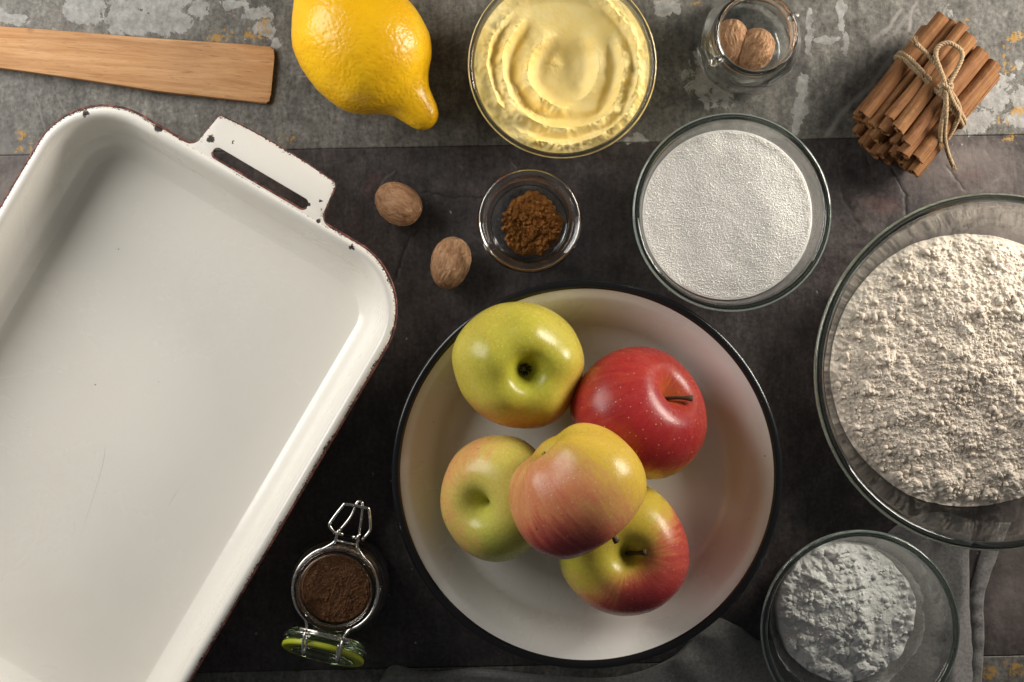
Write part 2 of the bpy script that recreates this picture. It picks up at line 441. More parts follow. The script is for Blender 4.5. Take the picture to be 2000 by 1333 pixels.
def build_cloth():
    nt, ns = 420, 110
    top = smooth_path([(*p, 0) for p in [(735,1345),(765,1300),(830,1312),(930,1306),(1060,1318),(1200,1322),(1310,1285),(1385,1210),(1440,1222),(1500,1252),(1590,1180),(1680,1100),(1760,1022),(1840,1000),(1905,1020)]], 12)
    top = [(p.x, p.y) for p in top]
    bot = [(725,1440),(1895,1440)]
    t = np.linspace(0, 1, nt)
    Tp = poly_at(top, t); Bp = poly_at(bot, t)
    # make t for bottom follow top's x
    Bp[:, 0] = 725 + (Tp[:, 0] - Tp[0, 0]) / (Tp[-1, 0] - Tp[0, 0]) * (1895 - 725)
    s = np.linspace(0, 1, ns)[None, :, None]
    Q = Tp[:, None, :] * (1 - s) + Bp[:, None, :] * s
    px, py = Q[..., 0].copy(), Q[..., 1].copy()
    # right edge follows the fold line
    foldx = np.interp(py, [1000, 1080, 1180, 1260, 1333, 1440], [1905, 1892, 1893, 1900, 1902, 1895])
    w = sstep(0.75, 1.0, (t[:, None] * np.ones((1, ns))))
    px += (foldx - np.interp(py, [1000, 1440], [1905, 1895])) * w
    # folds
    h = 0.0012 + 0.0008 * (1 + fbm(px / 160, py / 90, o=3, seed=5))
    h += 0.007 * np.exp(-((px - 1405 - (py - 1220) * 0.45) / 60) ** 2) * sstep(1205, 1245, py)
    h += 0.004 * np.exp(-((px - 1330 - (py - 1280) * 0.8) / 45) ** 2) * sstep(1240, 1290, py)
    h += 0.0045 * np.exp(-(((py - 1318 - 8 * np.sin(px / 80)) / 14)) ** 2) * sstep(1250, 1150, px)
    h += 0.005 * np.exp(-((px - 1868 - 12 * np.sin(py / 55)) / 22) ** 2) * sstep(1030, 1120, py)
    h += 0.003 * np.exp(-((px - 1800 - (1100 - py) * 0.4) / 16) ** 2) * sstep(1160, 1060, py)
    # flat where the bowl and the plate stand
    b = np.hypot(px - 1655, py - 1212); flat = sstep(118, 175, b)
    b2 = np.hypot(px - 1135, py - 915); flat2 = sstep(288, 330, b2)
    b3 = np.hypot(px - 1893, py - 722); flat3 = sstep(180, 260, b3)
    f = flat * flat2 * flat3
    h = 0.0011 * (1 - f) + h * f
    # edges fall to the table
    e = np.minimum(s[..., 0] * 1.0 * (Bp[:, None, 1] - Tp[:, None, 1]), 1e9)
    eL = (t[:, None] * 1200) + 0 * py; eR = (1 - t[:, None]) * 1200 + 0 * py
    ed = np.minimum(np.minimum(e, eL), eR)
    fall = np.sqrt(np.clip(1 - (1 - np.clip(ed / 18, 0, 1)) ** 2, 0, 1))
    h = h * (0.12 + 0.88 * fall)
    X = (px - 1000) * S; Y = (666.5 - py) * S
    V = np.stack([X, Y, h], -1).reshape(-1, 3)
    lo = V.copy(); lo[:, 2] = 0.0002 + 0 * lo[:, 2]
    F = grid_faces(nt, ns)
    # thin underside
    n0 = len(V); idx = np.arange(n0).reshape(nt, ns)
    ring = np.concatenate([idx[:, 0], idx[-1, 1:], idx[-2::-1, -1], idx[0, -2:0:-1]])
    k = len(ring); i = np.arange(k)
    low = V[ring].copy(); low[:, 2] = 0.0001
    V2 = np.vstack([V, low]); G = np.stack([ring[i], ring[(i + 1) % k], n0 + (i + 1) % k, n0 + i], -1)
    cl = empty("grey_cloth", P(1500, 1300))
    tag(cl, "rumpled grey linen cloth lying under the bowl of white powder", "cloth")
    inv = np.array(P(1500, 1300))
    o = obj("cloth_sheet", mesh_np("cloth_sheet", V2 - inv, np.vstack([F, G])), CLOTH, cl)
    # hem of the lower layer, peeping out beside the fold
    hl = smooth_path([(*p, 0) for p in [(1935,1020),(1900,1130),(1893,1175),(1897,1240),(1896,1333),(1890,1440)]], 14)
    hr = smooth_path([(*p, 0) for p in [(1975,1020),(1948,1085),(1922,1165),(1922,1240),(1917,1333),(1912,1440)]], 14)
    V = []; n = len(hl); prof = [(0, 0.0002), (0.0, 0.0012), (0.5, 0.0016), (0.86, 0.0024), (0.96, 0.0020), (1.0, 0.0002)]
    for i in range(n):
        for (a, z) in prof:
            q = hl[i].lerp(hr[i], a); V.append((((q.x - 1000) * S), ((666.5 - q.y) * S), z + (0.0005 * math.sin(i * 0.9) if z > 0.001 else 0)))
    obj("hem", mesh_np("hem", np.array(V) - inv, grid_faces(n, len(prof))), CLOTH, cl)
build_cloth()

# ------------------------------------------------------------------ white enamel baking tray
def rrect(a, b, rc, nc=18, ne=26):
    pts = []
    for cxs, cys, a0 in ((1, 1, 0), (-1, 1, PI / 2), (-1, -1, PI), (1, -1, 1.5 * PI)):
        for k in range(nc):
            an = a0 + (PI / 2) * k / (nc - 1)
            pts.append((cxs * (a - rc) + rc * math.cos(an), cys * (b - rc) + rc * math.sin(an)))
        # edge to next corner
        x, y = pts[-1]
        nx, ny = (-y * 0, 0)
        a1 = a0 + PI / 2
        c2 = {0: (-1, 1), 1: (-1, -1), 2: (1, -1), 3: (1, 1)}[int(round(a0 / (PI / 2)))]
        ex, ey = c2[0] * (a - rc) + rc * math.cos(a1), c2[1] * (b - rc) + rc * math.sin(a1)
        for k in range(1, ne):
            f = k / ne
            pts.append((x + (ex - x) * f, y + (ey - y) * f))
    return np.array(pts)
TA, TB, TRC, TZ = 0.1170, 0.175, 0.0445, 0.0500
def enamel_mat(name, col, chips, worn=True):
    m = M(name); v = m.co()
    n = m.noise(v, 18, 3); pe = m.noise(v, 240, 3, 0.6)
    c = m.mix(n, col, tuple(q * 0.94 for q in col))
    wv = m.warp(v, 520, 0.0042)
    pin = m.lin(m.vor(v, 55), 0.022, 0.035, 1, 0)
    pin = m.math('MULTIPLY', pin, m.lin(m.noise(v, 22, 2), 0.5, 0.56))
    c = m.mix(m.math('MULTIPLY', pin, 0.75), c, (0.20, 0.16, 0.12))
    hair = m.lin(m.math('ABSOLUTE', m.math('SUBTRACT', m.noise(m.map(v, (1, .25, 1), (0, 0, .5)), 9, 2, 0.4), 0.5)), 0.0006, 0.0018, 1, 0)
    hair = m.math('MULTIPLY', hair, m.lin(m.noise(v, 13, 2), 0.55, 0.63, 0, 0.30))
    c = m.mix(hair if worn else 0.0, c, (0.30, 0.25, 0.19))
    st_ = m.noise(v, 6.5, 5, 0.65, 0.6); c = m.mix(m.lin(st_, 0.52, 0.72, 0, 0.22), c, (0.62, 0.575, 0.49))
    fs = m.noise(m.map(v, (1, .03, 1), (0, 0, 1.2)), 420, 2, 0.5); fs2 = m.noise(m.map(v, (.03, 1, 1), (0, 0, .35)), 420, 2, 0.5)
    scr = m.math('MULTIPLY', m.lin(m.math('MAXIMUM', fs, fs2), 0.74, 0.80), m.lin(m.noise(v, 24, 3), 0.5, 0.62, 0, 0.35)); c = m.mix(scr, c, (0.40, 0.38, 0.34))
    ed = m.attr('edge')
    sp = m.noise(v, 900, 3, 0.7); cl = m.noise(v, 45, 3, 0.6)
    w = m.math('ADD', m.math('MULTIPLY', ed, 0.42), m.math('ADD', m.math('MULTIPLY', sp, 0.75), m.math('MULTIPLY', cl, 0.45)))
    wm = m.lin(w, 0.985, 1.03)
    rim = m.lin(w, 0.88, 1.05, 0, 0.25)
    c = m.mix(rim, c, (0.36, 0.37, 0.36))
    c = m.mix(wm, c, (0.028, 0.025, 0.023))
    if chips:
        rb = m.blobs(wv, [(x, y, z, r * 1.18) for (x, y, z, r) in chips])
        bl = m.blobs(wv, chips)
        c = m.mix(rb, c, (0.30, 0.20, 0.15)); c = m.mix(bl, c, (0.022, 0.022, 0.023))
        wm = m.math('MAXIMUM', wm, bl)
    h = m.math('ADD', m.math('MULTIPLY', pe, 0.25), m.math('ADD', n, m.math('MULTIPLY', pin, -0.8)))
    h = m.math('SUBTRACT', h, m.math('MULTIPLY', wm, 0.5))
    return m.set(color=c, rough=m.math('ADD', m.lin(wm, 0, 1, 0.20, 0.55), m.lin(st_, 0.35, 0.7, 0, 0.16)), spec=0.5, coat=0.15, coatr=0.12, normal=m.bump(h, 0.34, 0.0013))
TC = P(189.2, 860, TZ); TROT = math.radians(-30.5)
def t_local(px, py, z):
    q = P(px, py, z) - TC; c, s = math.cos(-TROT), math.sin(-TROT)
    return (q.x * c - q.y * s, q.x * s + q.y * c, z)
CH = [(167,222,.0017),(310,250,.0024),(412,272,.0022),(435,219,.0019),(557,287,.0013),(650,350,.0017),(627,393,.001),(622,432,.0012),(604,400,.0009),(687,483,.0015),(717,583,.0008),(770,648,.0020),(455,278,.0006),(500,253,.0006),(470,365,.0007)]
ENAMEL_T = enamel_mat("white_enamel_tray", (0.80, 0.775, 0.715), [t_local(x, y, TZ - .0005)[:2] + (TZ - .0005, r) for x, y, r in CH])
RED = M("oxide_red_edge")
_v = RED.co(); _n = RED.noise(_v, 260, 4, 0.7)
RED_EDGE = RED.set(color=RED.ramp(_n, [(0.36, (0.018, 0.012, 0.011)), (0.5, (0.13, 0.034, 0.026)), (0.66, (0.30, 0.115, 0.09))]), rough=0.6, normal=RED.bump(_n, 0.5, 0.0008))
def build_tray():
    root = empty("baking_tray", (TC.x, TC.y, 0), TROT)
    tag(root, "large white enamel baking tray with chipped red-brown rim and slotted handle", "baking tray")
    # profile: inset from rim, z
    pr = [(0.0010, TZ - 0.0035), (0.0002, TZ - 0.0016), (0.0012, TZ - 0.0004), (0.0028, TZ), (0.0046, TZ - 0.0004), (0.0062, TZ - 0.0022), (0.0074, TZ - 0.006)]
    w0, z0 = 0.0074, TZ - 0.006
    w1, z1 = 0.0128, 0.0175
    for k in range(1, 7): f = k / 6; pr.append((w0 + (w1 - w0) * f, z0 + (z1 - z0) * f))
    rf = 0.0148
    for k in range(1, 11):
        an = (PI / 2) * k / 10
        pr.append((w1 + rf * (1 - math.cos(an)) * 0.95 + 0.0004, 0.0025 + (z1 - 0.0025) * (1 - math.sin(an))))
    for d in (0.032, 0.036, 0.042): pr.append((d, 0.00248 + (0.0001 if d < .035 else 0)))
    inner_n = len(pr)
    und = [(0.0438, 0.0002), (0.030, 0.0002), (0.0145 + 0.004, 0.006), (0.0125, 0.0175), (0.0072, TZ - 0.006), (0.0052, TZ - 0.0038)]
    rings = []; edge = []
    for (d, z) in pr:
        q = rrect(TA - d, TB - d, max(TRC - d, 0.006)); 
        # tiny hammered irregularity
        rings.append(np.column_stack([q, np.full(len(q), z)])); edge.append(np.full(len(q), math.exp(-(max(d - 0.0005, 0) / 0.0017) ** 2)))
    n = len(rings[0])
    V = np.vstack(rings); E = np.concatenate(edge)
    F = grid_faces(len(rings), n, True)
    faces = [tuple(f) for f in F]
    faces.append(tuple((len(rings) - 1) * n + k for k in range(n)))
    o0 = len(V)
    U = np.vstack([np.column_stack([rrect(TA - d, TB - d, max(TRC - d, 0.006)), np.full(n, z)]) for (d, z) in und])
    faces += [tuple(f) for f in (grid_faces(len(und), n, True) + o0)]
    faces.append(tuple(o0 + k for k in range(n))[::-1])
    # join underside outer ring to rim
    a = o0 + (len(und) - 1) * n
    for k in range(n): faces.append((a + k, a + (k + 1) % n, (k + 1) % n, k))
    V = np.vstack([V, U]); E = np.concatenate([E, np.zeros(len(U))])
    me = mesh_np("basin", V, faces, {'edge': E})
    bm = bmesh.new(); bm.from_mesh(me); bmesh.ops.recalc_face_normals(bm, faces=bm.faces); bm.to_mesh(me); bm.free(); me.shade_smooth()
    obj("basin", me, ENAMEL_T, root)
    # red oxide bead round the outside of the rim
    q = rrect(TA + 0.0001, TB + 0.0001, TRC)
    v, f = tube([(x, y, TZ - 0.0020) for x, y in q], 0.0008, 8, closed=True)
    obj("rim_edge", mesh_np("rim_edge", v, f), RED_EDGE, root)
    for sgn in (1, -1):
        cx = 0.0045 if sgn > 0 else -0.004
        def arc(x, y, r, a0, a1, k=8): return [(x + r * math.cos(a0 + (a1 - a0) * i / k), y + r * math.sin(a0 + (a1 - a0) * i / k)) for i in range(k + 1)]
        hw, hn, B = 0.0395, 0.0415, TB
        rr = 0.0068
        out = [(-hn - rr - 0.004, B - 0.0015)] + arc(-hn - rr, B + rr - 0.0004, rr, -PI / 2, 0)
        out += arc(-hw + 0.0028, B + 0.0235 - 0.0028, 0.0028, PI, PI / 2, 6)
        out += [(-hw * 0.5 + hw * i / 10.0, B + 0.0235 + 0.0016 * (1 - ((i - 5) / 5.0) ** 2 * 0.25 - 0.0)) for i in range(0, 11)]
        out += arc(hw - 0.0028, B + 0.0235 - 0.0028, 0.0028, PI / 2, 0, 6)
        out += arc(hn + rr, B + rr - 0.0004, rr, PI, 1.5 * PI)
        out += [(hn + rr + 0.004, B - 0.0015), (hn + rr, B - 0.0032), (0, B - 0.0034), (-hn - rr, B - 0.0032)]
        out = [(x + cx, y) for x, y in out]
        sl = arc(-0.0285 + cx, B + 0.0036, 0.0034, PI / 2, 1.5 * PI, 12) + arc(0.0285 + cx, B + 0.0036, 0.0034, -PI / 2, PI / 2, 12)
        bm = bmesh.new()
        def loop(pts):
            vs = [bm.verts.new((x, y, 0)) for x, y in pts]
            return [bm.edges.new((vs[i], vs[(i + 1) % len(vs)])) for i in range(len(vs))]
        eds = loop(out) + loop(sl)
        bmesh.ops.triangle_fill(bm, edges=eds, use_beauty=True)
        bmesh.ops.subdivide_edges(bm, edges=[e for e in bm.edges if e.calc_length() > 0.012 and not e.is_boundary], cuts=3)
        bmesh.ops.triangulate(bm, faces=bm.faces)
        bmesh.ops.recalc_face_normals(bm, faces=bm.faces)
        for fc in bm.faces:
            if fc.normal.z < 0: fc.normal_flip()
        me = bpy.data.meshes.new("handle"); bm.to_mesh(me); bm.free()
        co = np.array([v.co[:] for v in me.vertices])
        ze = TZ - 0.0006 - 0.0022 * np.clip((co[:, 1] - B - 0.006) / 0.018, 0, 1) ** 2 + 0.0 * co[:, 0]
        co[:, 2] = ze
        me.vertices.foreach_set("co", co.astype(np.float32).ravel())
        o_out = np.array(out)
        dd = np.array([np.min(np.hypot(o_out[:, 0] - x, o_out[:, 1] - y)) for x, y, z in co])
        at = me.attributes.new('edge', 'FLOAT', 'POINT'); at.data.foreach_set('value', (np.exp(-(dd / 0.0016) ** 2) * (co[:, 1] > B + 0.002) * 0.9).astype(np.float32))
        h = obj("handle", me, ENAMEL_T, root)
        so = h.modifiers.new("s", 'SOLIDIFY'); so.thickness = 0.0028; so.offset = -1
        be = h.modifiers.new("b", 'BEVEL'); be.width = 0.0011; be.segments = 3; be.limit_method = 'ANGLE'; be.angle_limit = 0.9
        me.shade_smooth()
        if sgn < 0: h.rotation_euler = (0, 0, PI)
        ob = [p for p in out if p[1] > B - 0.002]
        sl2 = sl
        zf = lambda y: TZ - 0.0006 - 0.0022 * min(max((y - B - 0.006) / 0.018, 0), 1) ** 2 - 0.0016
        parts = [tube([(x, y, zf(y)) for x, y in ob], 0.00075, 8)]
        e = obj("handle_edge", mesh_np("handle_edge", *merge(parts)), RED_EDGE, h)
        # rusty lip of the slot, and the soft enamel swelling around it
        low = sorted([p for p in sl2 if p[1] < B + 0.0030], key=lambda p: p[0])
        v, f = tube([(x, y, TZ - 0.0010) for x, y in low], 0.0006, 8)
        obj("slot_edge", mesh_np("slot_edge", v, f), RED_EDGE, h)
    return root
build_tray()

# ------------------------------------------------------------------ enamel bowl with the black rim
BH = 0.035
BC = P(1146, 927, BH); BR = 380 * K(BH)
ENAMEL_P = enamel_mat("white_enamel_bowl", (0.69, 0.675, 0.635), [], worn=False)
def black_mat():
    m = M("black_enamel"); v = m.co(); n = m.noise(v, 700, 3, 0.7); n2 = m.noise(v, 60, 3)
    w = m.lin(m.math('ADD', m.math('MULTIPLY', n, 0.7), m.math('MULTIPLY', n2, 0.5)), 0.79, 0.84)
    return m.set(color=m.mix(w, (0.008, 0.008, 0.009), (0.28, 0.26, 0.24)), rough=m.lin(w, 0, 1, 0.22, 0.6), normal=m.bump(n2, 0.2, 0.001))
def build_bowl():
    root = empty("enamel_bowl", (BC.x, BC.y, 0))
    tag(root, "wide white enamel bowl with a black rim, holding the apples", "bowl")
    rb = 0.0850
    inner = [(BR - 0.0040, BH + 0.0002), (BR - 0.0052, BH - 0.0008)]
    for k in range(1, 15):
        f = k / 14.0
        r = (BR - 0.0052) + (rb + 0.0030 - (BR - 0.0052)) * (f ** 0.66); z = BH - 0.0008 + (0.0066 - BH + 0.0008) * f
        inner.append((r, z))
    inner += [(rb + 0.0008, 0.0050), (rb - 0.002, 0.0042), (rb - 0.006, 0.0038), (0.06, 0.0036), (0.03, 0.0036), (0.0006, 0.0036)]
    outer = [(0.0006, 0.0006), (0.03, 0.0006), (0.06, 0.0006), (rb - 0.006, 0.0006), (rb, 0.0014), (rb + 0.004, 0.0035)]
    for k in range(1, 13):
        f = k / 12.0; outer.append((rb + 0.0052 + (BR - 0.0052 - rb - 0.0052 + 0.0012) * f ** 1.35, 0.0045 + (BH - 0.0018 - 0.0045) * f))
    V, F = lathe(inner + outer, 160, closed=True)
    ph = np.arctan2(V[:, 1], V[:, 0])
    wob = 1 + 0.004 * np.cos(2 * ph + 0.6) + 0.0015 * np.cos(3 * ph)
    V[:, 0] *= wob; V[:, 1] *= wob
    r = np.hypot(V[:, 0], V[:, 1])
    obj("basin", mesh_np("basin", V, F, {'edge': 0.55 * np.exp(-((BR - r) / 0.006) ** 2)}), ENAMEL_P, root)
    pr = []
    for k in range(20):
        a = TAU * k / 20; pr.append((BR - 0.0022 + 0.0026 * math.cos(a), BH - 0.0004 + 0.0017 * math.sin(a)))
    V, F = lathe(pr, 160, closed=True)
    ph = np.arctan2(V[:, 1], V[:, 0]); wob = 1 + 0.004 * np.cos(2 * ph + 0.6) + 0.0015 * np.cos(3 * ph)
    V[:, 0] *= wob; V[:, 1] *= wob
    obj("black_rim", mesh_np("black_rim", V, F[:, ::-1]), black_mat(), root)
build_bowl()

# ------------------------------------------------------------------ apples
def apple_mat(name, green, yellow, red, deep, streak=1.0, mid_c=(0.62, 0.30, 0.09)):
    m = M(name); v = m.co()
    bl = m.attr('blush'); gr = m.attr('greenish'); la = m.attr('lat')
    # streaks follow the meridians
    sv = m.n.new('ShaderNodeCombineXYZ'); m.put(sv.inputs[0], m.attr('cx')); m.put(sv.inputs[1], m.attr('cyy')); m.put(sv.inputs[2], la)
    st = m.noise(m.map(sv.outputs[0], (1, 1, 0.28)), 16, 5, 0.65, 0.2)
    st2 = m.noise(m.map(sv.outputs[0], (1, 1, 0.13)), 60, 5, 0.7)
    mot = m.noise(v, 55, 4, 0.6)
    b = m.math('ADD', bl, m.math('MULTIPLY', m.math('SUBTRACT', st, 0.5), 1.15 * streak))
    b = m.math('ADD', b, m.math('MULTIPLY', m.math('SUBTRACT', st2, 0.5), 0.75 * streak))
    b = m.math('ADD', b, m.math('MULTIPLY', m.math('SUBTRACT', mot, 0.5), 0.35))
    base = m.mix(m.math('ADD', gr, m.math('MULTIPLY', m.math('SUBTRACT', mot, 0.5), 0.6), clamp=True), yellow, green)
    c = m.mix(m.lin(b, 0.05, 0.55), base, mid_c)
    c = m.mix(m.lin(b, 0.40, 0.95), c, red)
    c = m.mix(m.lin(b, 0.85, 1.45), c, deep)
    # lenticels
    wv = m.warp(v, 300, 0.0006)
    d = m.vor(wv, 380); cell = m.vor(wv, 380, out='Color')
    sepc = m.n.new('ShaderNodeSeparateColor'); m.put(sepc.inputs[0], cell)
    dot = m.math('MULTIPLY', m.lin(d, 0.10, 0.17, 1, 0), m.lin(sepc.outputs[0], 0.45, 0.6))
    c = m.mix(m.math('MULTIPLY', dot, 0.6), c, (0.82, 0.62, 0.33))
    # fine mottle, small scuffs and scab spots
    c = m.mix(0.35, c, m.ramp(m.noise(v, 520, 5, 0.75), [(0.3, 0.30), (0.7, 0.70)]), 'OVERLAY')
    sv2 = m.vor(m.warp(v, 120, 0.004), 46); sp_ = m.math('MULTIPLY', m.lin(sv2, 0.03, 0.06, 1, 0), m.lin(m.noise(v, 30, 2), 0.50, 0.56))
    c = m.mix(m.math('MULTIPLY', sp_, 0.75), c, (0.13, 0.075, 0.03))
    # russet round the stem cavity
    ru = m.attr('russet')
    rs = m.math('ADD', ru, m.math('MULTIPLY', m.math('SUBTRACT', m.noise(v, 160, 4, 0.7), 0.5), 0.8))
    c = m.mix(m.lin(rs, 0.45, 0.9, 0, 0.8), c, (0.20, 0.135, 0.045))
    h = m.math('ADD', m.noise(v, 900, 2), m.math('MULTIPLY', m.noise(v, 90, 2), 1.5))
    return m.set(color=c, rough=m.lin(m.noise(v, 140, 5, 0.7), 0.3, 0.7, 0.22, 0.38), spec=0.36, sss=0.12, sssr=(1.0, 0.55, 0.25), ssss=0.004, normal=m.bump(h, 0.10, 0.0008))
def stem_mat():
    m = M("apple_stem"); n = m.noise(m.co(), 500, 4, 0.7)
    return m.set(color=m.mix(n, (0.030, 0.017, 0.008), (0.13, 0.082, 0.036)), rough=0.8, normal=m.bump(n, 0.6, 0.0006))
STEM = stem_mat()
CAL = M("calyx"); CALYX = CAL.set(color=CAL.mix(CAL.noise(CAL.co(), 600, 3), (0.020, 0.015, 0.008), (0.14, 0.10, 0.05)), rough=0.9)
def build_apple(c, R, axis_dir, label, mat, blush, greenish, seed, hfac=0.90, stem=True, stem_len=0.016, stem_lean=(0.3, 0.1), dt=0.40, db=0.24, wtop=0.30, wbot=0.21, spin=0.0, squash=1.0, russet=0.6):
    root = empty("apple", c)
    ax = Vector(axis_dir).normalized()
    rot = Vector((0, 0, 1)).rotation_difference(ax).to_matrix() @ Matrix.Rotation(spin, 3, 'Z')
    root.rotation_euler = rot.to_euler()
    tag(root, label, "apple", "apples in the enamel bowl")
    nt, npz = 90, 128
    th = np.concatenate([np.linspace(0.004, 0.6, 34, endpoint=False), np.linspace(0.6, 2.5, 34, endpoint=False), np.linspace(2.5, PI - 0.004, 28)])
    ph = np.arange(npz) / npz * TAU
    T, PH = np.meshgrid(th, ph, indexing='ij')
    s = R * np.sin(T) * (1 + 0.07 * np.cos(T)) * 1.0
    z = R * hfac * np.cos(T)
    sn = s / R
    z = np.where(T < PI / 2, z - R * dt * np.exp(-(sn / (wtop * 0.95)) ** 1.35) - R * 0.05 * np.exp(-(sn / 0.6) ** 3), z + R * db * np.exp(-(sn / wbot) ** 2) + R * 0.10 * np.exp(-(sn / 0.52) ** 4))
    rng = np.random.RandomState(seed)
    lob = np.exp(-((T - 2.35) / 0.6) ** 2)
    f5 = 0.030 * np.cos(5 * PH + rng.rand() * 6) * lob + 0.008 * np.cos(5 * PH + rng.rand() * 6) * np.exp(-((T - 0.6) / 0.5) ** 2)
    wave = 0.025 * np.cos(2 * PH + rng.rand() * 6) + 0.017 * np.cos(3 * PH + rng.rand() * 6) + 0.012 * np.cos(PH + rng.rand() * 6)
    s = s * (1 + f5 + wave * np.sin(T))
    X = s * np.cos(PH); Y = s * np.sin(PH)
    z = z + R * 0.05 * np.cos(PH + rng.rand() * 6) * sn + R * 0.022 * np.cos(2 * PH + rng.rand() * 6) * sn ** 2 * (T < 1.3) * np.exp(-((sn - 0.5) / 0.3) ** 2) + R * 0.075 * lob * np.cos(5 * PH + 1.0) * sn * 0.6
    nz = fbm(X / R * 1.4 + 7, Y / R * 1.4, z / R * 1.4, o=2, seed=seed) * 0.028 * R
    X = X + X / R * nz; Y = Y + Y / R * nz; z = z * (1 + nz / R * 0.5)
    V = np.stack([X, Y, z], -1).reshape(-1, 3)
    F = grid_faces(nt + 6, npz, True)
    W = V @ np.array(rot).T / R      # in world orientation
    def field(lst):
        a = np.zeros(len(W))
        for (d, lo, hi, amp) in lst:
            d = np.array(d, float); d /= np.linalg.norm(d)
            dot = (W / np.maximum(np.linalg.norm(W, axis=1, keepdims=True), 1e-6)) @ d
            a += amp * sstep(lo, hi, dot)
        return a
    at = {'blush': field(blush), 'greenish': field(greenish), 'lat': T.ravel() / PI, 'cx': np.cos(PH).ravel() * 0.5, 'cyy': np.sin(PH).ravel() * 0.5}
    at['russet'] = russet * np.exp(-(sn.ravel() / 0.22) ** 2) * (T.ravel() < 1)
    at['greenish'] = at['greenish'] + 0.6 * np.exp(-(sn.ravel() / 0.35) ** 2)
    at['blush'] = at['blush'] - 0.55 * np.exp(-(sn.ravel() / 0.30) ** 2) * (T.ravel() < 1.2) - 0.3 * np.exp(-(sn.ravel() / 0.25) ** 2) * (T.ravel() > 2)
    obj("skin", mesh_np("skin", V, F, at), mat, root)
    zt = V.reshape(nt + 6, npz, 3)[0, :, 2].mean(); zb = V.reshape(nt + 6, npz, 3)[-1, :, 2].mean()
    if stem:
        pts = []; rr = []
        for k in range(11):
            f = k / 10
            pts.append((stem_lean[0] * stem_len * f ** 1.4, stem_lean[1] * stem_len * f ** 1.4, zt - 0.001 + stem_len * f))
            rr.append(0.0013 - 0.0003 * math.sin(f * PI) + (0.0007 * max(0, f - 0.75) / 0.25))
        v, f = tube(pts, rr, 10)
        obj("stem", mesh_np("stem", v, f), STEM, root)
    parts = []
    for k in range(9):
        a = TAU * k / 9 + rng.rand() * 0.5; l = 0.004 + 0.002 * rng.rand(); u = rng.rand()
        p = [(0.0012 * math.cos(a), 0.0012 * math.sin(a), zb + 0.0008), (0.0032 * math.cos(a), 0.0032 * math.sin(a), zb - l * 0.5), ((0.0035 - 0.002 * u) * math.cos(a + .4), (0.0035 - 0.002 * u) * math.sin(a + .4), zb - l * 0.9)]
        parts.append(tube(p, [0.0007, 0.0009, 0.0002], 6))
    obj("calyx", mesh_np("calyx", *merge(parts)), CALYX, root)
    return root
cA = P(1014, 715, 0.0470); cB = P(1246, 808, 0.0430); cC = P(977, 971, 0.0400); cE = P(1217, 1074, 0.0400); cD = P(1128, 957, 0.0960)
YG = (0.40, 0.40, 0.045); YE = (0.58, 0.43, 0.055)
build_apple(cA, 0.0374, (-0.20, 0.13, -0.97), "yellow-green apple with its dark calyx facing up, beside the red apple", apple_mat("apple_skin_green", (0.39, 0.385, 0.040), (0.54, 0.455, 0.070), (0.60, 0.25, 0.09), (0.5, 0.10, 0.05), 0.6),
            [((-0.2, -1, -0.1), 0.4, 1.0, 0.55), ((1, -0.5, -0.3), 0.5, 1.0, 0.30)], [((0.1, 0.1, 1), 0.2, 1.0, 0.65)], 3, db=0.46, wbot=0.23, stem=False)
build_apple(cB, 0.0405, (0.68, 0.48, 0.58), "glossy red apple with a dark stem, yellow at its lower edge", apple_mat("apple_skin_red", (0.50, 0.33, 0.04), (0.62, 0.36, 0.03), (0.43, 0.058, 0.032), (0.32, 0.022, 0.024), 1.0, (0.60, 0.20, 0.045)),
            [((0.2, 0.5, 0.8), -0.75, 0.35, 1.25), ((0.3, -0.1, 1), 0.6, 1.0, 0.25), ((-0.1, -1, -0.25), 0.30, 0.95, -1.5)], [((0, -1, 0), 0.6, 1, 0.1)], 8, stem_len=0.0165, stem_lean=(0.55, -0.35), dt=0.40, wtop=0.25, russet=0.35)
build_apple(cC, 0.0364, (-0.50, -0.12, 0.86), "pale yellow-green apple with pink flush and deep stem hollow, at left", apple_mat("apple_skin_pale", (0.38, 0.42, 0.060), (0.60, 0.50, 0.11), (0.68, 0.30, 0.13), (0.55, 0.10, 0.06), 1.1, (0.64, 0.37, 0.12)),
            [((-0.9, 0.9, 0.1), 0.45, 1.0, 0.55), ((-0.9, -0.7, 0.2), 0.6, 1.0, 0.40)], [((0.2, -1, 0.2), 0.2, 0.9, 0.75), ((1, 0.5, 0.3), 0.3, 1.0, 0.3)], 21, stem=False, dt=0.50, wtop=0.23, russet=0.05)
build_apple(cE, 0.0385, (0.06, -0.02, 0.99), "half red, half yellow apple with its stem facing up, lowest in the bowl", apple_mat("apple_skin_half", (0.42, 0.42, 0.050), (0.60, 0.45, 0.06), (0.50, 0.085, 0.060), (0.33, 0.030, 0.036), 0.8),
            [((1, -0.55, 0.05), -0.35, 0.95, 1.1), ((0.0, -1, 0.15), 0.25, 0.95, 0.55), ((-0.35, 1, 0.5), 0.2, 0.95, -0.5)], [((-1, -0.2, 0.1), 0.2, 0.9, 0.6)], 33, stem_len=0.013, stem_lean=(0.75, 0.15), dt=0.44, wtop=0.25, russet=0.75)
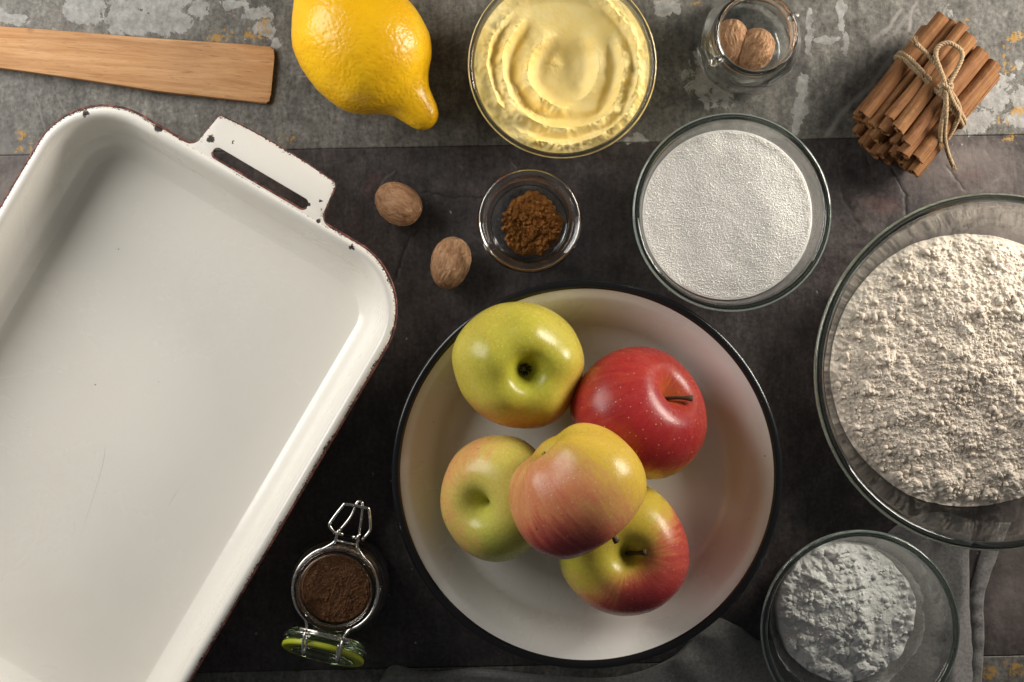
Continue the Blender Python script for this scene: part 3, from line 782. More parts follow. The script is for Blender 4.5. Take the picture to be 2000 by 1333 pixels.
build_apple(cD, 0.0385, (0.60, -0.76, -0.06), "yellow apple with a rosy cheek lying on its side on top of the other apples", apple_mat("apple_skin_rosy", (0.52, 0.42, 0.05), (0.64, 0.41, 0.06), (0.58, 0.165, 0.085), (0.28, 0.035, 0.040), 0.8, (0.62, 0.30, 0.12)),
            [((-0.9, -0.35, 0.35), -0.35, 0.95, 0.55), ((0.05, -1, 0.10), 0.25, 1.0, 0.85), ((0.6, 0.85, 0.1), 0.25, 1.0, -0.45), ((0.15, -0.25, 1), 0.1, 1.0, 0.34)], [((0.7, 0.7, 0.3), 0.3, 1, 0.35)], 44, hfac=0.93, stem_len=0.018, stem_lean=(0.1, -0.2), dt=0.36)

# ------------------------------------------------------------------ glass bowls
def bowl_inner(rb, rt, z0, H, p):
    def f(z):
        t = np.clip((np.asarray(z, float) - z0) / (H - z0), 0, 1)
        return rb + (rt - rb) * t ** p
    return f
def glass_bowl(name, c, R, H, rb, p, thick, mat, label, base=0.0, rim=0.0):
    root = empty(name, (c.x, c.y, base))
    tag(root, label, "bowl")
    z0 = 0.0042
    fi = bowl_inner(rb, R - thick, z0, H, p)
    us = np.linspace(0, 1, 26) ** 2.2
    zi = z0 + (H - thick * 0.5 - z0) * us
    inner = [(fi(z), z) for z in zi]
    # outer offset along the normal, thicker at the foot
    pts = np.array(inner)
    tg = np.gradient(pts, axis=0); nn = np.stack([tg[:, 1], -tg[:, 0]], -1); nn /= np.linalg.norm(nn, axis=1, keepdims=True)
    outer = pts + nn * thick
    outer[:, 1] = np.maximum(outer[:, 1], 0.0008)
    outer[:, 0] = np.maximum.accumulate(outer[:, 0])
    prof = [(0.0003, 0.0010), (rb * 0.55, 0.0010), (rb * 0.80, 0.0002), (rb * 0.92, 0.0002)] + [tuple(q) for q in outer]
    cx_, cz_ = R - thick / 2 + rim * 0.5, H - thick * 0.5
    rr = thick / 2 + rim
    prof = [q for q in prof if q[1] < cz_ - rr * 0.9]
    ins = [tuple(q) for q in pts[::-1] if q[1] < cz_ - rr * 0.9]
    prof += [(R - 0.0002, cz_ - rr * 0.8), (R - thick + 0.0002, cz_ - rr * 0.8)] + ins + [(rb * 0.6, z0 - 0.0002), (rb * 0.3, z0 - 0.0003), (0.0003, z0 - 0.0003)]
    V, F = lathe(prof, 160)
    obj("glass_wall", mesh_np("glass_wall", V, F[:, ::-1]), WALL_WARM if mat is GLASS_WARM else WALL_GLASS, root)
    V, F = lathe([(cx_ + rr * math.cos(a), cz_ + rr * 0.95 * math.sin(a)) for a in np.linspace(0.0, TAU, 25)[:-1]], 160, closed=True)
    wob = 1 + 0.0012 * np.cos(3 * np.arctan2(V[:, 1], V[:, 0]) + 1)
    V[:, :2] *= wob[:, None]
    obj("glass_rim", mesh_np("glass_rim", V, F[:, ::-1]), mat, root)
    return root, fi, z0
def lump_field(half, n, rmin, rmax, seed, hf=0.75, power=2.2, cell=0.0004, aspect=0.35, wamp=None):
    m = int(2 * half / cell) + 1
    H = np.zeros((m, m)); rng = np.random.RandomState(seed)
    rs = rmin * (1 - rng.rand(n)) ** (-1 / power); rs = np.minimum(rs, rmax)
    for r in np.sort(rs):
        x, y = (rng.rand(2) * 2 - 1) * half
        an = rng.rand() * PI; el = 1 + aspect * (rng.rand() * 2 - 1) * 2; ph1, ph2 = rng.rand(2) * 6
        k = int(r * 1.6 / cell) + 2; ci, cj = int((x + half) / cell), int((y + half) / cell)
        i0, i1, j0, j1 = max(ci - k, 0), min(ci + k + 1, m), max(cj - k, 0), min(cj + k + 1, m)
        if i0 >= i1 or j0 >= j1: continue
        I, J = np.meshgrid(np.arange(i0, i1), np.arange(j0, j1), indexing='ij')
        dx = I * cell - half - x; dy = J * cell - half - y
        u = (dx * math.cos(an) + dy * math.sin(an)) / max(el, .4); w = (-dx * math.sin(an) + dy * math.cos(an)) * math.sqrt(max(el, .4))
        t = np.arctan2(w, u)
        q = np.hypot(u, w) / (r * (1 + 0.16 * np.sin(3 * t + ph1) + 0.1 * np.sin(5 * t + ph2)))
        cap = np.clip(1 - q * q, 0, 1) ** 0.62; amp = r * hf * (0.7 + 0.6 * rng.rand())
        sub = H[i0:i1, j0:j1]
        base = H[min(max(ci, 0), m - 1), min(max(cj, 0), m - 1)] * 0.55
        H[i0:i1, j0:j1] = np.where(q < 1, np.maximum(sub, (base + amp) * cap), sub)
    def samp(x, y):
        wa = wamp if wamp is not None else rmax * 0.35
        x, y = (x + wa * fbm(x * 0.8 / rmax, y * 0.8 / rmax, o=4, seed=seed + 3, g=0.62), y + wa * fbm(x * 0.8 / rmax + 40, y * 0.8 / rmax, o=4, seed=seed + 4, g=0.62))
        fx = np.clip((x + half) / cell, 0, m - 1.001); fy = np.clip((y + half) / cell, 0, m - 1.001)
        i = fx.astype(int); j = fy.astype(int); tx = fx - i; ty = fy - j
        return (H[i, j] * (1 - tx) + H[i + 1, j] * tx) * (1 - ty) + (H[i, j + 1] * (1 - tx) + H[i + 1, j + 1] * tx) * ty
    return samp
def heap(name, c, hfun, rfun, zfloor, mat, nr=150, nph=420, base=0.0, rtop=None, gap=0.00035, shift=(0, 0), attrs=None):
    """Powder in a bowl: height hfun(x,y,rn,phi) above the table, sides follow the glass (rfun) or a free edge rtop(phi)."""
    ph = np.arange(nph) / nph * TAU
    rn = np.linspace(0.002, 1, nr)
    # boundary radius: iterate with height at the edge
    Rb = np.full(nph, float(rfun(0.03)) if rtop is None else 0.0)
    if rtop is None:
        for _ in range(4):
            hb = hfun(Rb * np.cos(ph), Rb * np.sin(ph), np.ones(nph), ph)
            Rb = rfun(hb) - gap
    else: Rb = rtop(ph)
    RN, PH = np.meshgrid(rn, ph, indexing='ij')
    X = RN * Rb[None, :] * np.cos(PH) + shift[0]; Y = RN * Rb[None, :] * np.sin(PH) + shift[1]
    Z = hfun(X, Y, RN, PH)
    V = [np.stack([X, Y, Z], -1).reshape(-1, 3)]
    ns = 16
    if rtop is None:
        for k in range(1, ns + 1):
            f = k / ns
            zz = Z[-1] * (1 - f) + (zfloor + 0.0004) * f
            rr = np.minimum(rfun(zz) - gap, 10)
            V.append(np.stack([rr * np.cos(ph), rr * np.sin(ph), zz], -1))
    else:
        V.append(np.stack([X[-1] + 0.0004 * np.cos(ph), Y[-1] + 0.0004 * np.sin(ph), np.full(nph, zfloor + 0.0002)], -1)); ns = 1
    V = np.vstack(V)
    F = grid_faces(nr + ns, nph, True)
    bot = np.array([[shift[0], shift[1], zfloor + 0.0003]])
    n0 = len(V); V = np.vstack([V, bot])
    faces = F
    j = np.arange(nph); a = (nr + ns - 1) * nph + j; b = (nr + ns - 1) * nph + (j + 1) % nph
    G = np.stack([a, b, np.full(nph, n0), np.full(nph, n0)], -1)
    me = mesh_np(name, V, np.vstack([F, G[:0]]), None)
    # close top pole and bottom with fans through a second small mesh face set
    bm = bmesh.new(); bm.from_mesh(me); bm.verts.ensure_lookup_table()
    try: bm.faces.new([bm.verts[int(i)] for i in range(nph)][::-1])
    except Exception: pass
    for q in range(nph):
        try: bm.faces.new((bm.verts[int(a[q])], bm.verts[int(b[q])], bm.verts[n0]))
        except Exception: pass
    bmesh.ops.recalc_face_normals(bm, faces=bm.faces)
    bm.to_mesh(me); bm.free(); me.shade_smooth()
    o = obj(name, me, mat)
    o.location = (c.x, c.y, base)
    return o
def powder_mat(name, c1, c2, bscale=900, bstr=0.5, dark=None, rough=0.9, sss=0.0):
    m = M(name); v = m.co(); n = m.noise(v, bscale, 4, 0.7); n2 = m.noise(v, 130, 4, 0.65)
    c = m.mix(n2, c1, c2)
    if dark: c = m.mix(m.lin(n, 0.6, 0.75, 0, 0.6), c, dark)
    m.set(color=c, rough=rough, spec=0.15, normal=m.bump(n, bstr, 0.0006))
    if sss: m.set(sss=sss, sssr=(1, 0.9, 0.8), ssss=0.003)
    return m.m

# sugar
sg_c = P(1430, 415, 0.065)
_, fi, z0 = glass_bowl("sugar_bowl", sg_c, 193 * K(0.065), 0.065, 0.034, 0.36, 0.0034, GLASS_RIM, "clear glass bowl of white sugar, between the butter and the flour", rim=0.0004)
def h_sugar(x, y, rn, ph):
    return 0.0405 + 0.0016 * (1 - rn ** 2) + 0.0011 * fbm(x * 45 + 3, y * 45, o=3, seed=4) + 0.0012 * np.clip(rn - 0.9, 0, 1) * 6 + 0.00006 * fbm(x * 1100, y * 1100, o=2, seed=6)
m = M("sugar"); v = m.co(); n = m.noise(v, 1300, 3, 0.7); d = m.vor(v, 1100); cc = m.vor(v, 1100, out='Color')
SUGAR = m.set(color=m.mix(m.lin(n, 0.3, 0.7), (0.66, 0.635, 0.60), (0.93, 0.905, 0.87)), rough=0.6, spec=0.3, sss=0.5, sssr=(1, 0.96, 0.9), ssss=0.003, normal=m.bump(n, 0.4, 0.0005))
sugar = heap("sugar_heap", sg_c, h_sugar, fi, z0, SUGAR, 150, 460)
tag(sugar, "white granulated sugar filling the dark-rimmed glass bowl", "sugar")
m = M("sugar_crystal"); 
CRY = m.set(color=(0.86, 0.83, 0.79), rough=0.12, spec=0.7)
def scatter_grains(name, parent, samples, size, mat, seed):
    rng = np.random.RandomState(seed); n = len(samples)
    cube = np.array([[-1,-1,-1],[1,-1,-1],[1,1,-1],[-1,1,-1],[-1,-1,1],[1,-1,1],[1,1,1],[-1,1,1]], float) * 0.5
    fc = np.array([[0,3,2,1],[4,5,6,7],[0,1,5,4],[1,2,6,5],[2,3,7,6],[3,0,4,7]])
    q = rng.randn(n, 4); q /= np.linalg.norm(q, axis=1, keepdims=True)
    w, x, y, z = q.T
    Rm = np.stack([1-2*(y*y+z*z), 2*(x*y-z*w), 2*(x*z+y*w), 2*(x*y+z*w), 1-2*(x*x+z*z), 2*(y*z-x*w), 2*(x*z-y*w), 2*(y*z+x*w), 1-2*(x*x+y*y)], -1).reshape(n, 3, 3)
    sz = size * (0.6 + 0.8 * rng.rand(n, 1, 3)) 
    V = np.einsum('nij,nkj->nki', Rm, cube[None] * sz) + samples[:, None, :]
    F = (fc[None] + (np.arange(n) * 8)[:, None, None]).reshape(-1, 4)
    o = obj(name, mesh_np(name, V.reshape(-1, 3), F, smooth=False), mat, parent)
    o["kind"] = "stuff"
    return o
def nodules(name, parent, n, rmin, rmax, power, hfun, Rb, mat, seed, shift=(0, 0), lim=0.97, sink=0.25):
    """rounded crumbs lying in the surface of a powder"""
    rng = np.random.RandomState(seed)
    bm = bmesh.new(); bmesh.ops.create_icosphere(bm, subdivisions=2, radius=1.0)
    base = np.array([v.co[:] for v in bm.verts]); fc = np.array([[v.index for v in f.verts] for f in bm.faces]); bm.free()
    r = np.minimum(rmin * (1 - rng.rand(n)) ** (-1 / power), rmax)
    rn = np.sqrt(rng.rand(n)) * lim; a = rng.rand(n) * TAU
    x = rn * Rb * np.cos(a) + shift[0]; y = rn * Rb * np.sin(a) + shift[1]
    z = hfun(x, y, rn, a) + r * (0.5 - sink) * (1 - rng.rand(n) * 0.5)
    Vs = base[None] * (r[:, None, None] * (0.75 + 0.5 * rng.rand(n, 1, 3)))
    an = rng.rand(n) * TAU; ca, sa = np.cos(an)[:, None], np.sin(an)[:, None]
    X = Vs[..., 0] * ca - Vs[..., 1] * sa; Y = Vs[..., 0] * sa + Vs[..., 1] * ca; Z = Vs[..., 2]
    V = np.stack([X + x[:, None], Y + y[:, None], Z + z[:, None]], -1).reshape(-1, 3)
    sc_ = 1.5 / np.repeat(r, len(base))
    j = fbm(V[:, 0] * sc_ , V[:, 1] * sc_, V[:, 2] * sc_ + np.repeat(rng.rand(n) * 90, len(base)), o=2, seed=seed)
    ctr = np.repeat(np.stack([x, y, z], -1), len(base), 0)
    V = ctr + (V - ctr) * (1 + 0.62 * j)[:, None]
    F = (fc[None] + (np.arange(n) * len(base))[:, None, None]).reshape(-1, 3)
    o = obj(name, mesh_np(name, V, F), mat, parent); o["kind"] = "stuff"
    return o
rng = np.random.RandomState(2)
n = 13000; rr = np.sqrt(rng.rand(n)) * 0.985; pa = rng.rand(n) * TAU; Rs = float(fi(0.0415)) - 0.0006
xs, ys = rr * Rs * np.cos(pa), rr * Rs * np.sin(pa)
scatter_grains("sugar_crystals", sugar, np.stack([xs, ys, h_sugar(xs, ys, rr, pa) + - 0.00006], -1), 0.00056, CRY, 3)

# flour
fl_c = P(1940, 727, 0.090)
_, fi, z0 = glass_bowl("flour_bowl", fl_c, 348 * K(0.090), 0.090, 0.060, 0.42, 0.0042, GLASS_RIM, "largest clear glass bowl, holding the flour, cut off by the right edge", rim=0.0005)
LF = lump_field(0.095, 4200, 0.0009, 0.0055, 12, hf=0.55, power=2.0, aspect=0.2)
LF2 = lump_field(0.095, 22000, 0.0005, 0.0012, 13, hf=0.9, power=3.0, aspect=0.15)
def h_flour(x, y, rn, ph):
    e = sstep(1.0, 0.9, rn)
    return 0.030 + 0.011 * (1 - rn ** 2.2) + 0.004 * fbm(x * 28, y * 28, o=3, seed=9) + (LF(x, y) * (0.22 + 0.45 * sstep(-0.25, 0.35, fbm(x * 55, y * 55, o=3, seed=15))) + 0.5 * LF2(x, y)) * (0.35 + 0.65 * e) + 0.0006 * fbm(x * 500, y * 500, o=3, seed=10)
FLOUR_M = powder_mat("wholemeal_flour", (0.66, 0.57, 0.475), (0.77, 0.70, 0.615), 1500, 0.6, (0.52, 0.40, 0.29))
flour = heap("flour_heap", fl_c, h_flour, fi, z0, FLOUR_M, 300, 900)
nodules("flour_crumbs", flour, 6500, 0.00030, 0.0019, 2.5, h_flour, float(fi(0.032)) - 0.002, FLOUR_M, 14)
tag(flour, "lumpy cream-coloured flour heaped in the largest glass bowl", "flour")

# white powder
pw_c = P(1680, 1230, 0.065)
_, fi, z0 = glass_bowl("powder_bowl", pw_c, 193 * K(0.065), 0.065, 0.034, 0.36, 0.0034, GLASS_RIM, "clear glass bowl of white powder standing on the grey cloth", base=0.0012, rim=0.0004)
LP = lump_field(0.055, 380, 0.0016, 0.0055, 31, hf=0.6, power=1.8, aspect=0.22)
LP2 = lump_field(0.055, 1500, 0.0007, 0.0020, 32, hf=0.7, power=2.4)
def h_powder(x, y, rn, ph):
    cut = sstep(0.008, 0.016, x + 0.15 * y) * sstep(-0.030, -0.010, y + 0.02)      # spoon-flattened side
    cut = cut * sstep(1.0, 0.7, rn)
    lum = (LP(x, y) * 0.75 + LP2(x, y) * 0.5) * (1 - 0.75 * cut)
    dome = 0.022 + 0.008 * (1 - rn ** 2.4)
    groove = -0.0035 * np.exp(-((x - 0.0135 - 0.15 * (y + 0.02)) / 0.0028) ** 2) * np.exp(-((y + 0.016) / 0.011) ** 2)
    return dome + 0.003 * fbm(x * 40, y * 40, o=3, seed=19) + lum + groove - 0.0025 * cut + 0.0004 * fbm(x * 420, y * 420, o=3, seed=20)
POWD_M = powder_mat("white_powder", (0.60, 0.588, 0.565), (0.68, 0.67, 0.65), 1200, 0.5)
powd = heap("white_powder", pw_c, h_powder, fi, z0, POWD_M, 190, 560, base=0.0012,
            rtop=lambda ph: 0.0408 * (1 + 0.012 * np.sin(3 * ph + 1) + 0.012 * np.sin(7 * ph) + 0.006 * np.sin(17 * ph)), shift=(-0.001, 0.004))
nodules("powder_crumbs", powd, 260, 0.0005, 0.0018, 2.0, h_powder, 0.0395, POWD_M, 33, shift=(-0.001, 0.004), lim=0.95, sink=0.45)
def powder_film():
    n1, n2 = 360, 14; ph = np.arange(n1) / n1 * TAU
    hi = 0.0225 + 0.010 * fbm(np.cos(ph) * 1.6 + 4, np.sin(ph) * 1.6, o=4, seed=91) + 0.0018 * fbm(np.cos(ph) * 14, np.sin(ph) * 14, o=3, seed=92)
    rows = []
    for k in range(n2):
        z = 0.0058 + (hi - 0.0058) * k / (n2 - 1); r = fi(z) - 0.0005
        rows.append(np.stack([r * np.cos(ph), r * np.sin(ph), z], -1))
    m = M("powder_film"); v = m.co(); n = m.noise(v, 120, 5, 0.7)
    mat = m.set(color=(0.78, 0.77, 0.75), rough=0.95, spec=0.1, alpha=m.lin(n, 0.30, 0.65, 0.12, 0.62))
    o = obj("powder_film", mesh_np("powder_film", np.vstack(rows), grid_faces(n2, n1, True)), mat, powd)
powder_film()
tag(powd, "crumbly white powder with a flattened side, in the bowl on the cloth", "powder")

# butter
bt_c = P(1098, 125, 0.058)
_, fi, z0 = glass_bowl("butter_bowl", bt_c, 184 * K(0.058), 0.058, 0.037, 0.32, 0.0024, GLASS_WARM, "clear glass bowl full of butter, cut off by the top edge", rim=0.0002)
def h_butter(x, y, rn, ph):
    Rn = 0.0515
    u, v_ = x / Rn, y / Rn
    # slightly wandering coordinates so that no stroke is a true circle
    u = u + 0.035 * fbm(x * 60, y * 60, o=3, seed=58); v_ = v_ + 0.035 * fbm(x * 60 + 9, y * 60, o=3, seed=59)
    rag = fbm(x * 110, y * 110, o=3, seed=52); tear = fbm(x * 260, y * 260, o=4, seed=57)
    h = 0.0420 + 0.0075 * rn ** 1.6
    # hollow left by the spoon with a small peak in it
    e0 = np.hypot((u - 0.03), (v_ + 0.02) / 1.22)
    h = h - 0.0042 * np.exp(-(e0 / 0.27) ** 4)
    h = h + 0.0026 * np.exp(-(np.hypot(u + 0.07, (v_ - 0.02) * 0.8) / 0.085) ** 2) * (1 + 0.6 * tear)
    # spoon strokes: (cx, cy, radius, from, to, height, inner width, outer width, raggedness)
    st = [(0.04, -0.04, 0.41, 95, 300, 0.0062, 0.045, 0.10, 0.9), (0.03, 0.00, 0.40, -75, 70, 0.0046, 0.05, 0.09, 0.35),
          (0.02, 0.00, 0.69, 118, 262, 0.0075, 0.04, 0.085, 1.0), (0.00, 0.02, 0.83, 125, 235, 0.0046, 0.03, 0.06, 1.3),
          (0.05, 0.16, 0.86, 212, 325, 0.0064, 0.04, 0.12, 0.7), (0.02, 0.02, 0.90, 225, 345, 0.0048, 0.03, 0.06, 1.4),
          (0.04, -0.02, 0.67, -58, 38, 0.0068, 0.045, 0.08, 0.8), (0.00, 0.00, 0.87, -42, 85, 0.0046, 0.03, 0.06, 1.3), (0.03, -0.1, 0.97, 60, 130, 0.0040, 0.04, 0.08, 0.9),
          (0.00, -0.06, 0.55, 190, 262, 0.0030, 0.025, 0.05, 1.2), (0.02, 0.05, 0.77, 285, 340, 0.0040, 0.03, 0.06, 1.2)]
    q = np.zeros_like(h)
    for i, (cx, cy_, rr, a0, a1, am, wi, wo, rg) in enumerate(st):
        dx, dy = u - cx, v_ - cy_
        d = np.hypot(dx, dy) - rr - 0.012 * rag * rg
        t = ((np.degrees(np.arctan2(dy, dx)) - a0) % 360) / (a1 - a0)
        tp = sstep(0.0, 0.22, t) * sstep(1.0, 0.72, t)
        c = am * tp * (0.85 + 0.55 * rag * rg)
        pr = np.where(d < 0, np.exp(-(np.abs(d) / wi) ** 1.2), np.exp(-(np.abs(d) / wo) ** 1.3))
        h = h + c * pr
        h = h - 0.35 * am * tp * np.exp(-((d + 2.4 * wi) / (1.6 * wi)) ** 2)      # trough on the inner side
        q = np.maximum(q, tp * np.exp(-(d / 0.05) ** 2) * rg)
    q = np.maximum(q, 0.40 * sstep(0.80, 0.95, rn + 0.08 * rag))
    h = h + np.clip(q, 0, 1) * (0.0013 * tear + 0.0006 * fbm(x * 520, y * 520, o=3, seed=56)) + 0.00012 * fbm(x * 300, y * 300, o=2, seed=61)
    return np.where(h > 0.0535, 0.0535 + 0.0022 * np.tanh((h - 0.0535) / 0.0022), h)
m = M("butter"); v = m.co(); n = m.noise(v, 55, 4, 0.6); n2 = m.noise(v, 600, 3)
BUT = m.set(color=m.mix(m.lin(n, 0.35, 0.7), (0.90, 0.69, 0.235), (0.92, 0.77, 0.37)), rough=m.lin(n, .3, .7, 0.45, 0.6), spec=0.2, normal=m.bump(n2, 0.2, 0.0006))
butter = heap("butter", bt_c, h_butter, fi, z0, BUT, 190, 620)
tag(butter, "pale yellow whipped butter with swirled ridges filling a glass bowl", "butter")

# ground cinnamon
cn_c = P(1034, 431, 0.030)
def small_bowl():
    root = empty("spice_bowl", (cn_c.x, cn_c.y, 0)); tag(root, "smallest glass dish with thick stepped rim, holding the ground cinnamon", "dish")
    R = 102.5 * K(0.030); H = 0.030; ri = R * 0.71
    outer = [(0.0003, 0.0006), (ri * 0.7, 0.0006), (ri * 0.92, 0.0002), (ri + 0.001, 0.001), (ri + 0.0028, 0.005), (R - 0.0042, 0.019), (R - 0.0030, 0.0225), (R - 0.0006, 0.0240), (R, 0.0260), (R - 0.0003, 0.0285), (R - 0.0014, 0.0298), (R - 0.0026, 0.0300)]
    inner = [(R - 0.0038, 0.0294), (R - 0.0046, 0.0270), (R - 0.0056, 0.0240), (R - 0.0066, 0.0185), (ri + 0.0012, 0.0075), (ri, 0.0052), (ri - 0.0016, 0.0042), (ri * 0.7, 0.0040), (0.0003, 0.0040)]
    pr = smooth_path([(r, z, 0) for r, z in outer + inner], 4)
    V, F = lathe([(max(p.x, 0.0003), p.y) for p in pr], 144)
    obj("glass_body", mesh_np("glass_body", V, F[:, ::-1]), GLASS, root)
small_bowl()
LC = lump_field(0.024, 300, 0.0009, 0.0034, 61, hf=0.75, power=1.9, cell=0.00025, aspect=0.2)
LC2 = lump_field(0.024, 2500, 0.0004, 0.0011, 62, hf=0.9, power=2.5, cell=0.00025)
def h_cin(x, y, rn, ph):
    e = sstep(1.0, 0.8, rn)
    return 0.0046 + 0.0050 * (1 - rn ** 1.6) + (LC(x, y) + 0.8 * LC2(x, y)) * (0.25 + 0.75 * e) + 0.0006 * fbm(x * 400, y * 400, o=3, seed=63)
CIN_M = powder_mat("ground_cinnamon", (0.20, 0.075, 0.017), (0.34, 0.14, 0.034), 900, 0.6, (0.09, 0.033, 0.010))
cin = heap("ground_cinnamon", P(1040, 438, 0.008), h_cin, None, 0.0041, CIN_M, 130, 380,
           rtop=lambda ph: 0.0178 * (1 + 0.07 * np.sin(2 * ph + 1.8) * -1 + 0.05 * np.sin(3 * ph + 2) + 0.035 * np.sin(5 * ph + 1) + 0.03 * np.sin(9 * ph) + 0.02 * np.sin(23 * ph)))
nodules("cinnamon_crumbs", cin, 900, 0.00035, 0.0016, 2.0, h_cin, 0.0176, CIN_M, 64, lim=1.0)
tag(cin, "small crumbly pile of orange-brown ground cinnamon in the glass dish", "cinnamon")

# ------------------------------------------------------------------ lemon
def build_lemon():
    m = M("lemon_peel"); v = m.co()
    wv = m.warp(v, 90, 0.004)
    d = m.vor(wv, 430, 'SMOOTH_F1'); n = m.noise(v, 42, 4); n3 = m.noise(v, 200, 3)
    c = m.mix(m.lin(n, 0.3, 0.7), (0.84, 0.450, 0.004), (0.89, 0.535, 0.008))
    c = m.mix(m.lin(d, 0.0, 0.25, 0.3, 0), c, (0.66, 0.33, 0.003))
    h = m.math('ADD', m.lin(d, 0.0, 0.5), m.math('ADD', m.math('MULTIPLY', n3, 0.5), m.math('MULTIPLY', n, 0.9)))
    mat = m.set(color=c, rough=0.34, spec=0.5, sss=0.15, sssr=(1, 0.7, 0.1), ssss=0.003, normal=m.bump(h, 0.26, 0.0009))
    c0 = P(688, 63, 0.037); k_ = K(0.037)
    ax = Vector((0.65, -0.76, 0.0)).normalized()
    nt, nph = 150, 180
    al = [-166,-163,-156,-146,-134,-120,-93,-54,-10,40,80,108,135,155,175,195,215,230,238,241.5,242]
    hw = [1,14,27,35,40,47,75,106,121,125,119,109,88,64,47,39,33,25,15,5,0.5]
    pts = smooth_path([(x, y, 0) for x, y in zip(al, hw)], 10)
    u = np.linspace(0, 1, nt); u = 0.5 - 0.5 * np.cos(PI * u); u = u * 0.8 + np.linspace(0, 1, nt) * 0.2
    tt_ = -166 + 408 * u
    rad = np.interp(tt_, [p.x for p in pts], [p.y for p in pts]) * k_
    t = u
    ph = np.arange(nph) / nph * TAU
    T, PH = np.meshgrid(t, ph, indexing='ij'); RR = np.repeat(rad[:, None], nph, 1)
    RR = RR * (1 + 0.01 * np.cos(2 * PH + 1) + 0.008 * np.cos(3 * PH + 5 * T) + 0.018 * fbm(np.cos(PH) * 1.5, np.sin(PH) * 1.5, T * 4, o=3, seed=3))
    z = np.repeat((tt_ * k_)[:, None], nph, 1)
    X = RR * np.cos(PH) + 0 * z; Y = RR * np.sin(PH)
    V = np.stack([X, Y, z], -1)
    side = Vector((0, 0, 1)).cross(ax).normalized(); up = ax.cross(side) * -1
    up = side.cross(ax) if side.cross(ax).z > 0 else ax.cross(side)
    Bm = np.array([side, up, ax]).T     # columns
    W = V.reshape(-1, 3) @ Bm.T
    # the nipple leans towards image-down
    k = np.clip((T.ravel() - 0.70) / 0.30, 0, 1) ** 1.5
    perp = np.array((ax.y, -ax.x, 0.0)); perp = perp if perp[1] < 0 else -perp
    # shallow pores as geometry-scale unevenness
    W += (W / np.linalg.norm(W, axis=1, keepdims=True)) * (0.00025 * fbm(W[:, 0] * 330, W[:, 1] * 330, W[:, 2] * 330, o=2, seed=8))[:, None]
    o = obj("lemon", mesh_np("lemon", W, grid_faces(nt, nph, True)), mat)
    o.location = c0
    zmin = W[:, 2].min(); o.location.z = -zmin - 0.0006
    tag(o, "whole yellow lemon with a pointed tip, cut off by the top edge", "lemon")
build_lemon()

# ------------------------------------------------------------------ wooden spatula
def build_spatula():
    m = M("beech_wood"); v = m.map(m.co(), (1, 1, 1), (0, 0, 0.078))
    gr = m.noise(m.map(v, (0.05, 1, 1)), 210, 6, 0.7, 0.6); pore = m.noise(m.map(v, (0.10, 1, 1)), 900, 3, 0.7)
    n = m.noise(v, 22, 4); knot = m.lin(m.vdist(v, (-0.3035, 0.1645, 0.006)), 0.0008, 0.0035, 1, 0)
    c = m.ramp(gr, [(0.28, (0.32, 0.145, 0.052)), (0.5, (0.50, 0.258, 0.105)), (0.70, (0.65, 0.385, 0.185))])
    c = m.mix(m.lin(n, 0.3, 0.75, 0, 0.35), c, (0.62, 0.40, 0.24))
    c = m.mix(m.lin(pore, 0.56, 0.7, 0, 0.55), c, (0.24, 0.11, 0.05))
    c = m.mix(m.math('MULTIPLY', knot, 0.5), c, (0.16, 0.07, 0.03))
    mat = m.set(color=c, rough=0.62, spec=0.3, normal=m.bump(m.math('ADD', gr, pore), 0.25, 0.0006))
    # outline: top and bottom edges along the blade, in photograph pixels
    tp = [(-520, 28), (-300, 40), (-150, 44), (0, 51), (150, 62), (300, 74), (400, 81), (480, 86), (512, 90)]
    bt = [(-520, 100), (-300, 108), (-150, 118), (0, 134), (150, 155), (300, 178), (400, 190), (480, 199), (506, 202)]
    tp = smooth_path([(*p, 0) for p in tp], 6); bt = smooth_path([(*p, 0) for p in bt], 6)
    tp += [Vector((528, 91.5, 0)), Vector((535, 96, 0)), Vector((536.5, 108, 0))]; bt += [Vector((520, 203, 0)), Vector((526, 199, 0)), Vector((529, 187, 0))]
    n = len(tp); rows = []
    for i in range(n):
        xm = (tp[i].x + bt[i].x) / 2
        th = np.interp(xm, [-520, 330, 365, 535], [0.0066, 0.0068, 0.0062, 0.0020])
        prof = []
        ztop = th + 0.0006; zb = 0.0006
        for a, zz in [(0.0, zb + 0.0012), (0.004, ztop - 0.0012), (0.016, ztop - 0.0003), (0.05, ztop), (0.25, ztop + 0.0002), (0.5, ztop + 0.0003), (0.75, ztop + 0.0002), (0.95, ztop), (0.984, ztop - 0.0003), (0.996, ztop - 0.0012), (1.0, zb + 0.0012), (0.985, zb), (0.015, zb)]:
            q = tp[i].lerp(bt[i], a); w = P(q.x, q.y, th)
            prof.append((w.x, w.y, zz))
        rows.append(prof)
    V = np.array(rows).reshape(-1, 3); k = len(rows[0])
    F = [tuple(f) for f in grid_faces(n, k, True)[:, ::-1]]
    F.append(tuple(range(k))); F.append(tuple((n - 1) * k + j for j in range(k))[::-1])
    me = mesh_np("wooden_spatula", V, F)
    bm = bmesh.new(); bm.from_mesh(me); bmesh.ops.recalc_face_normals(bm, faces=bm.faces); bm.to_mesh(me); bm.free(); me.shade_smooth()
    me.set_sharp_from_angle(angle=0.7)
    tag(obj("wooden_spatula", me, mat), "flat wooden spatula blade reaching in from the left edge", "spatula")
build_spatula()

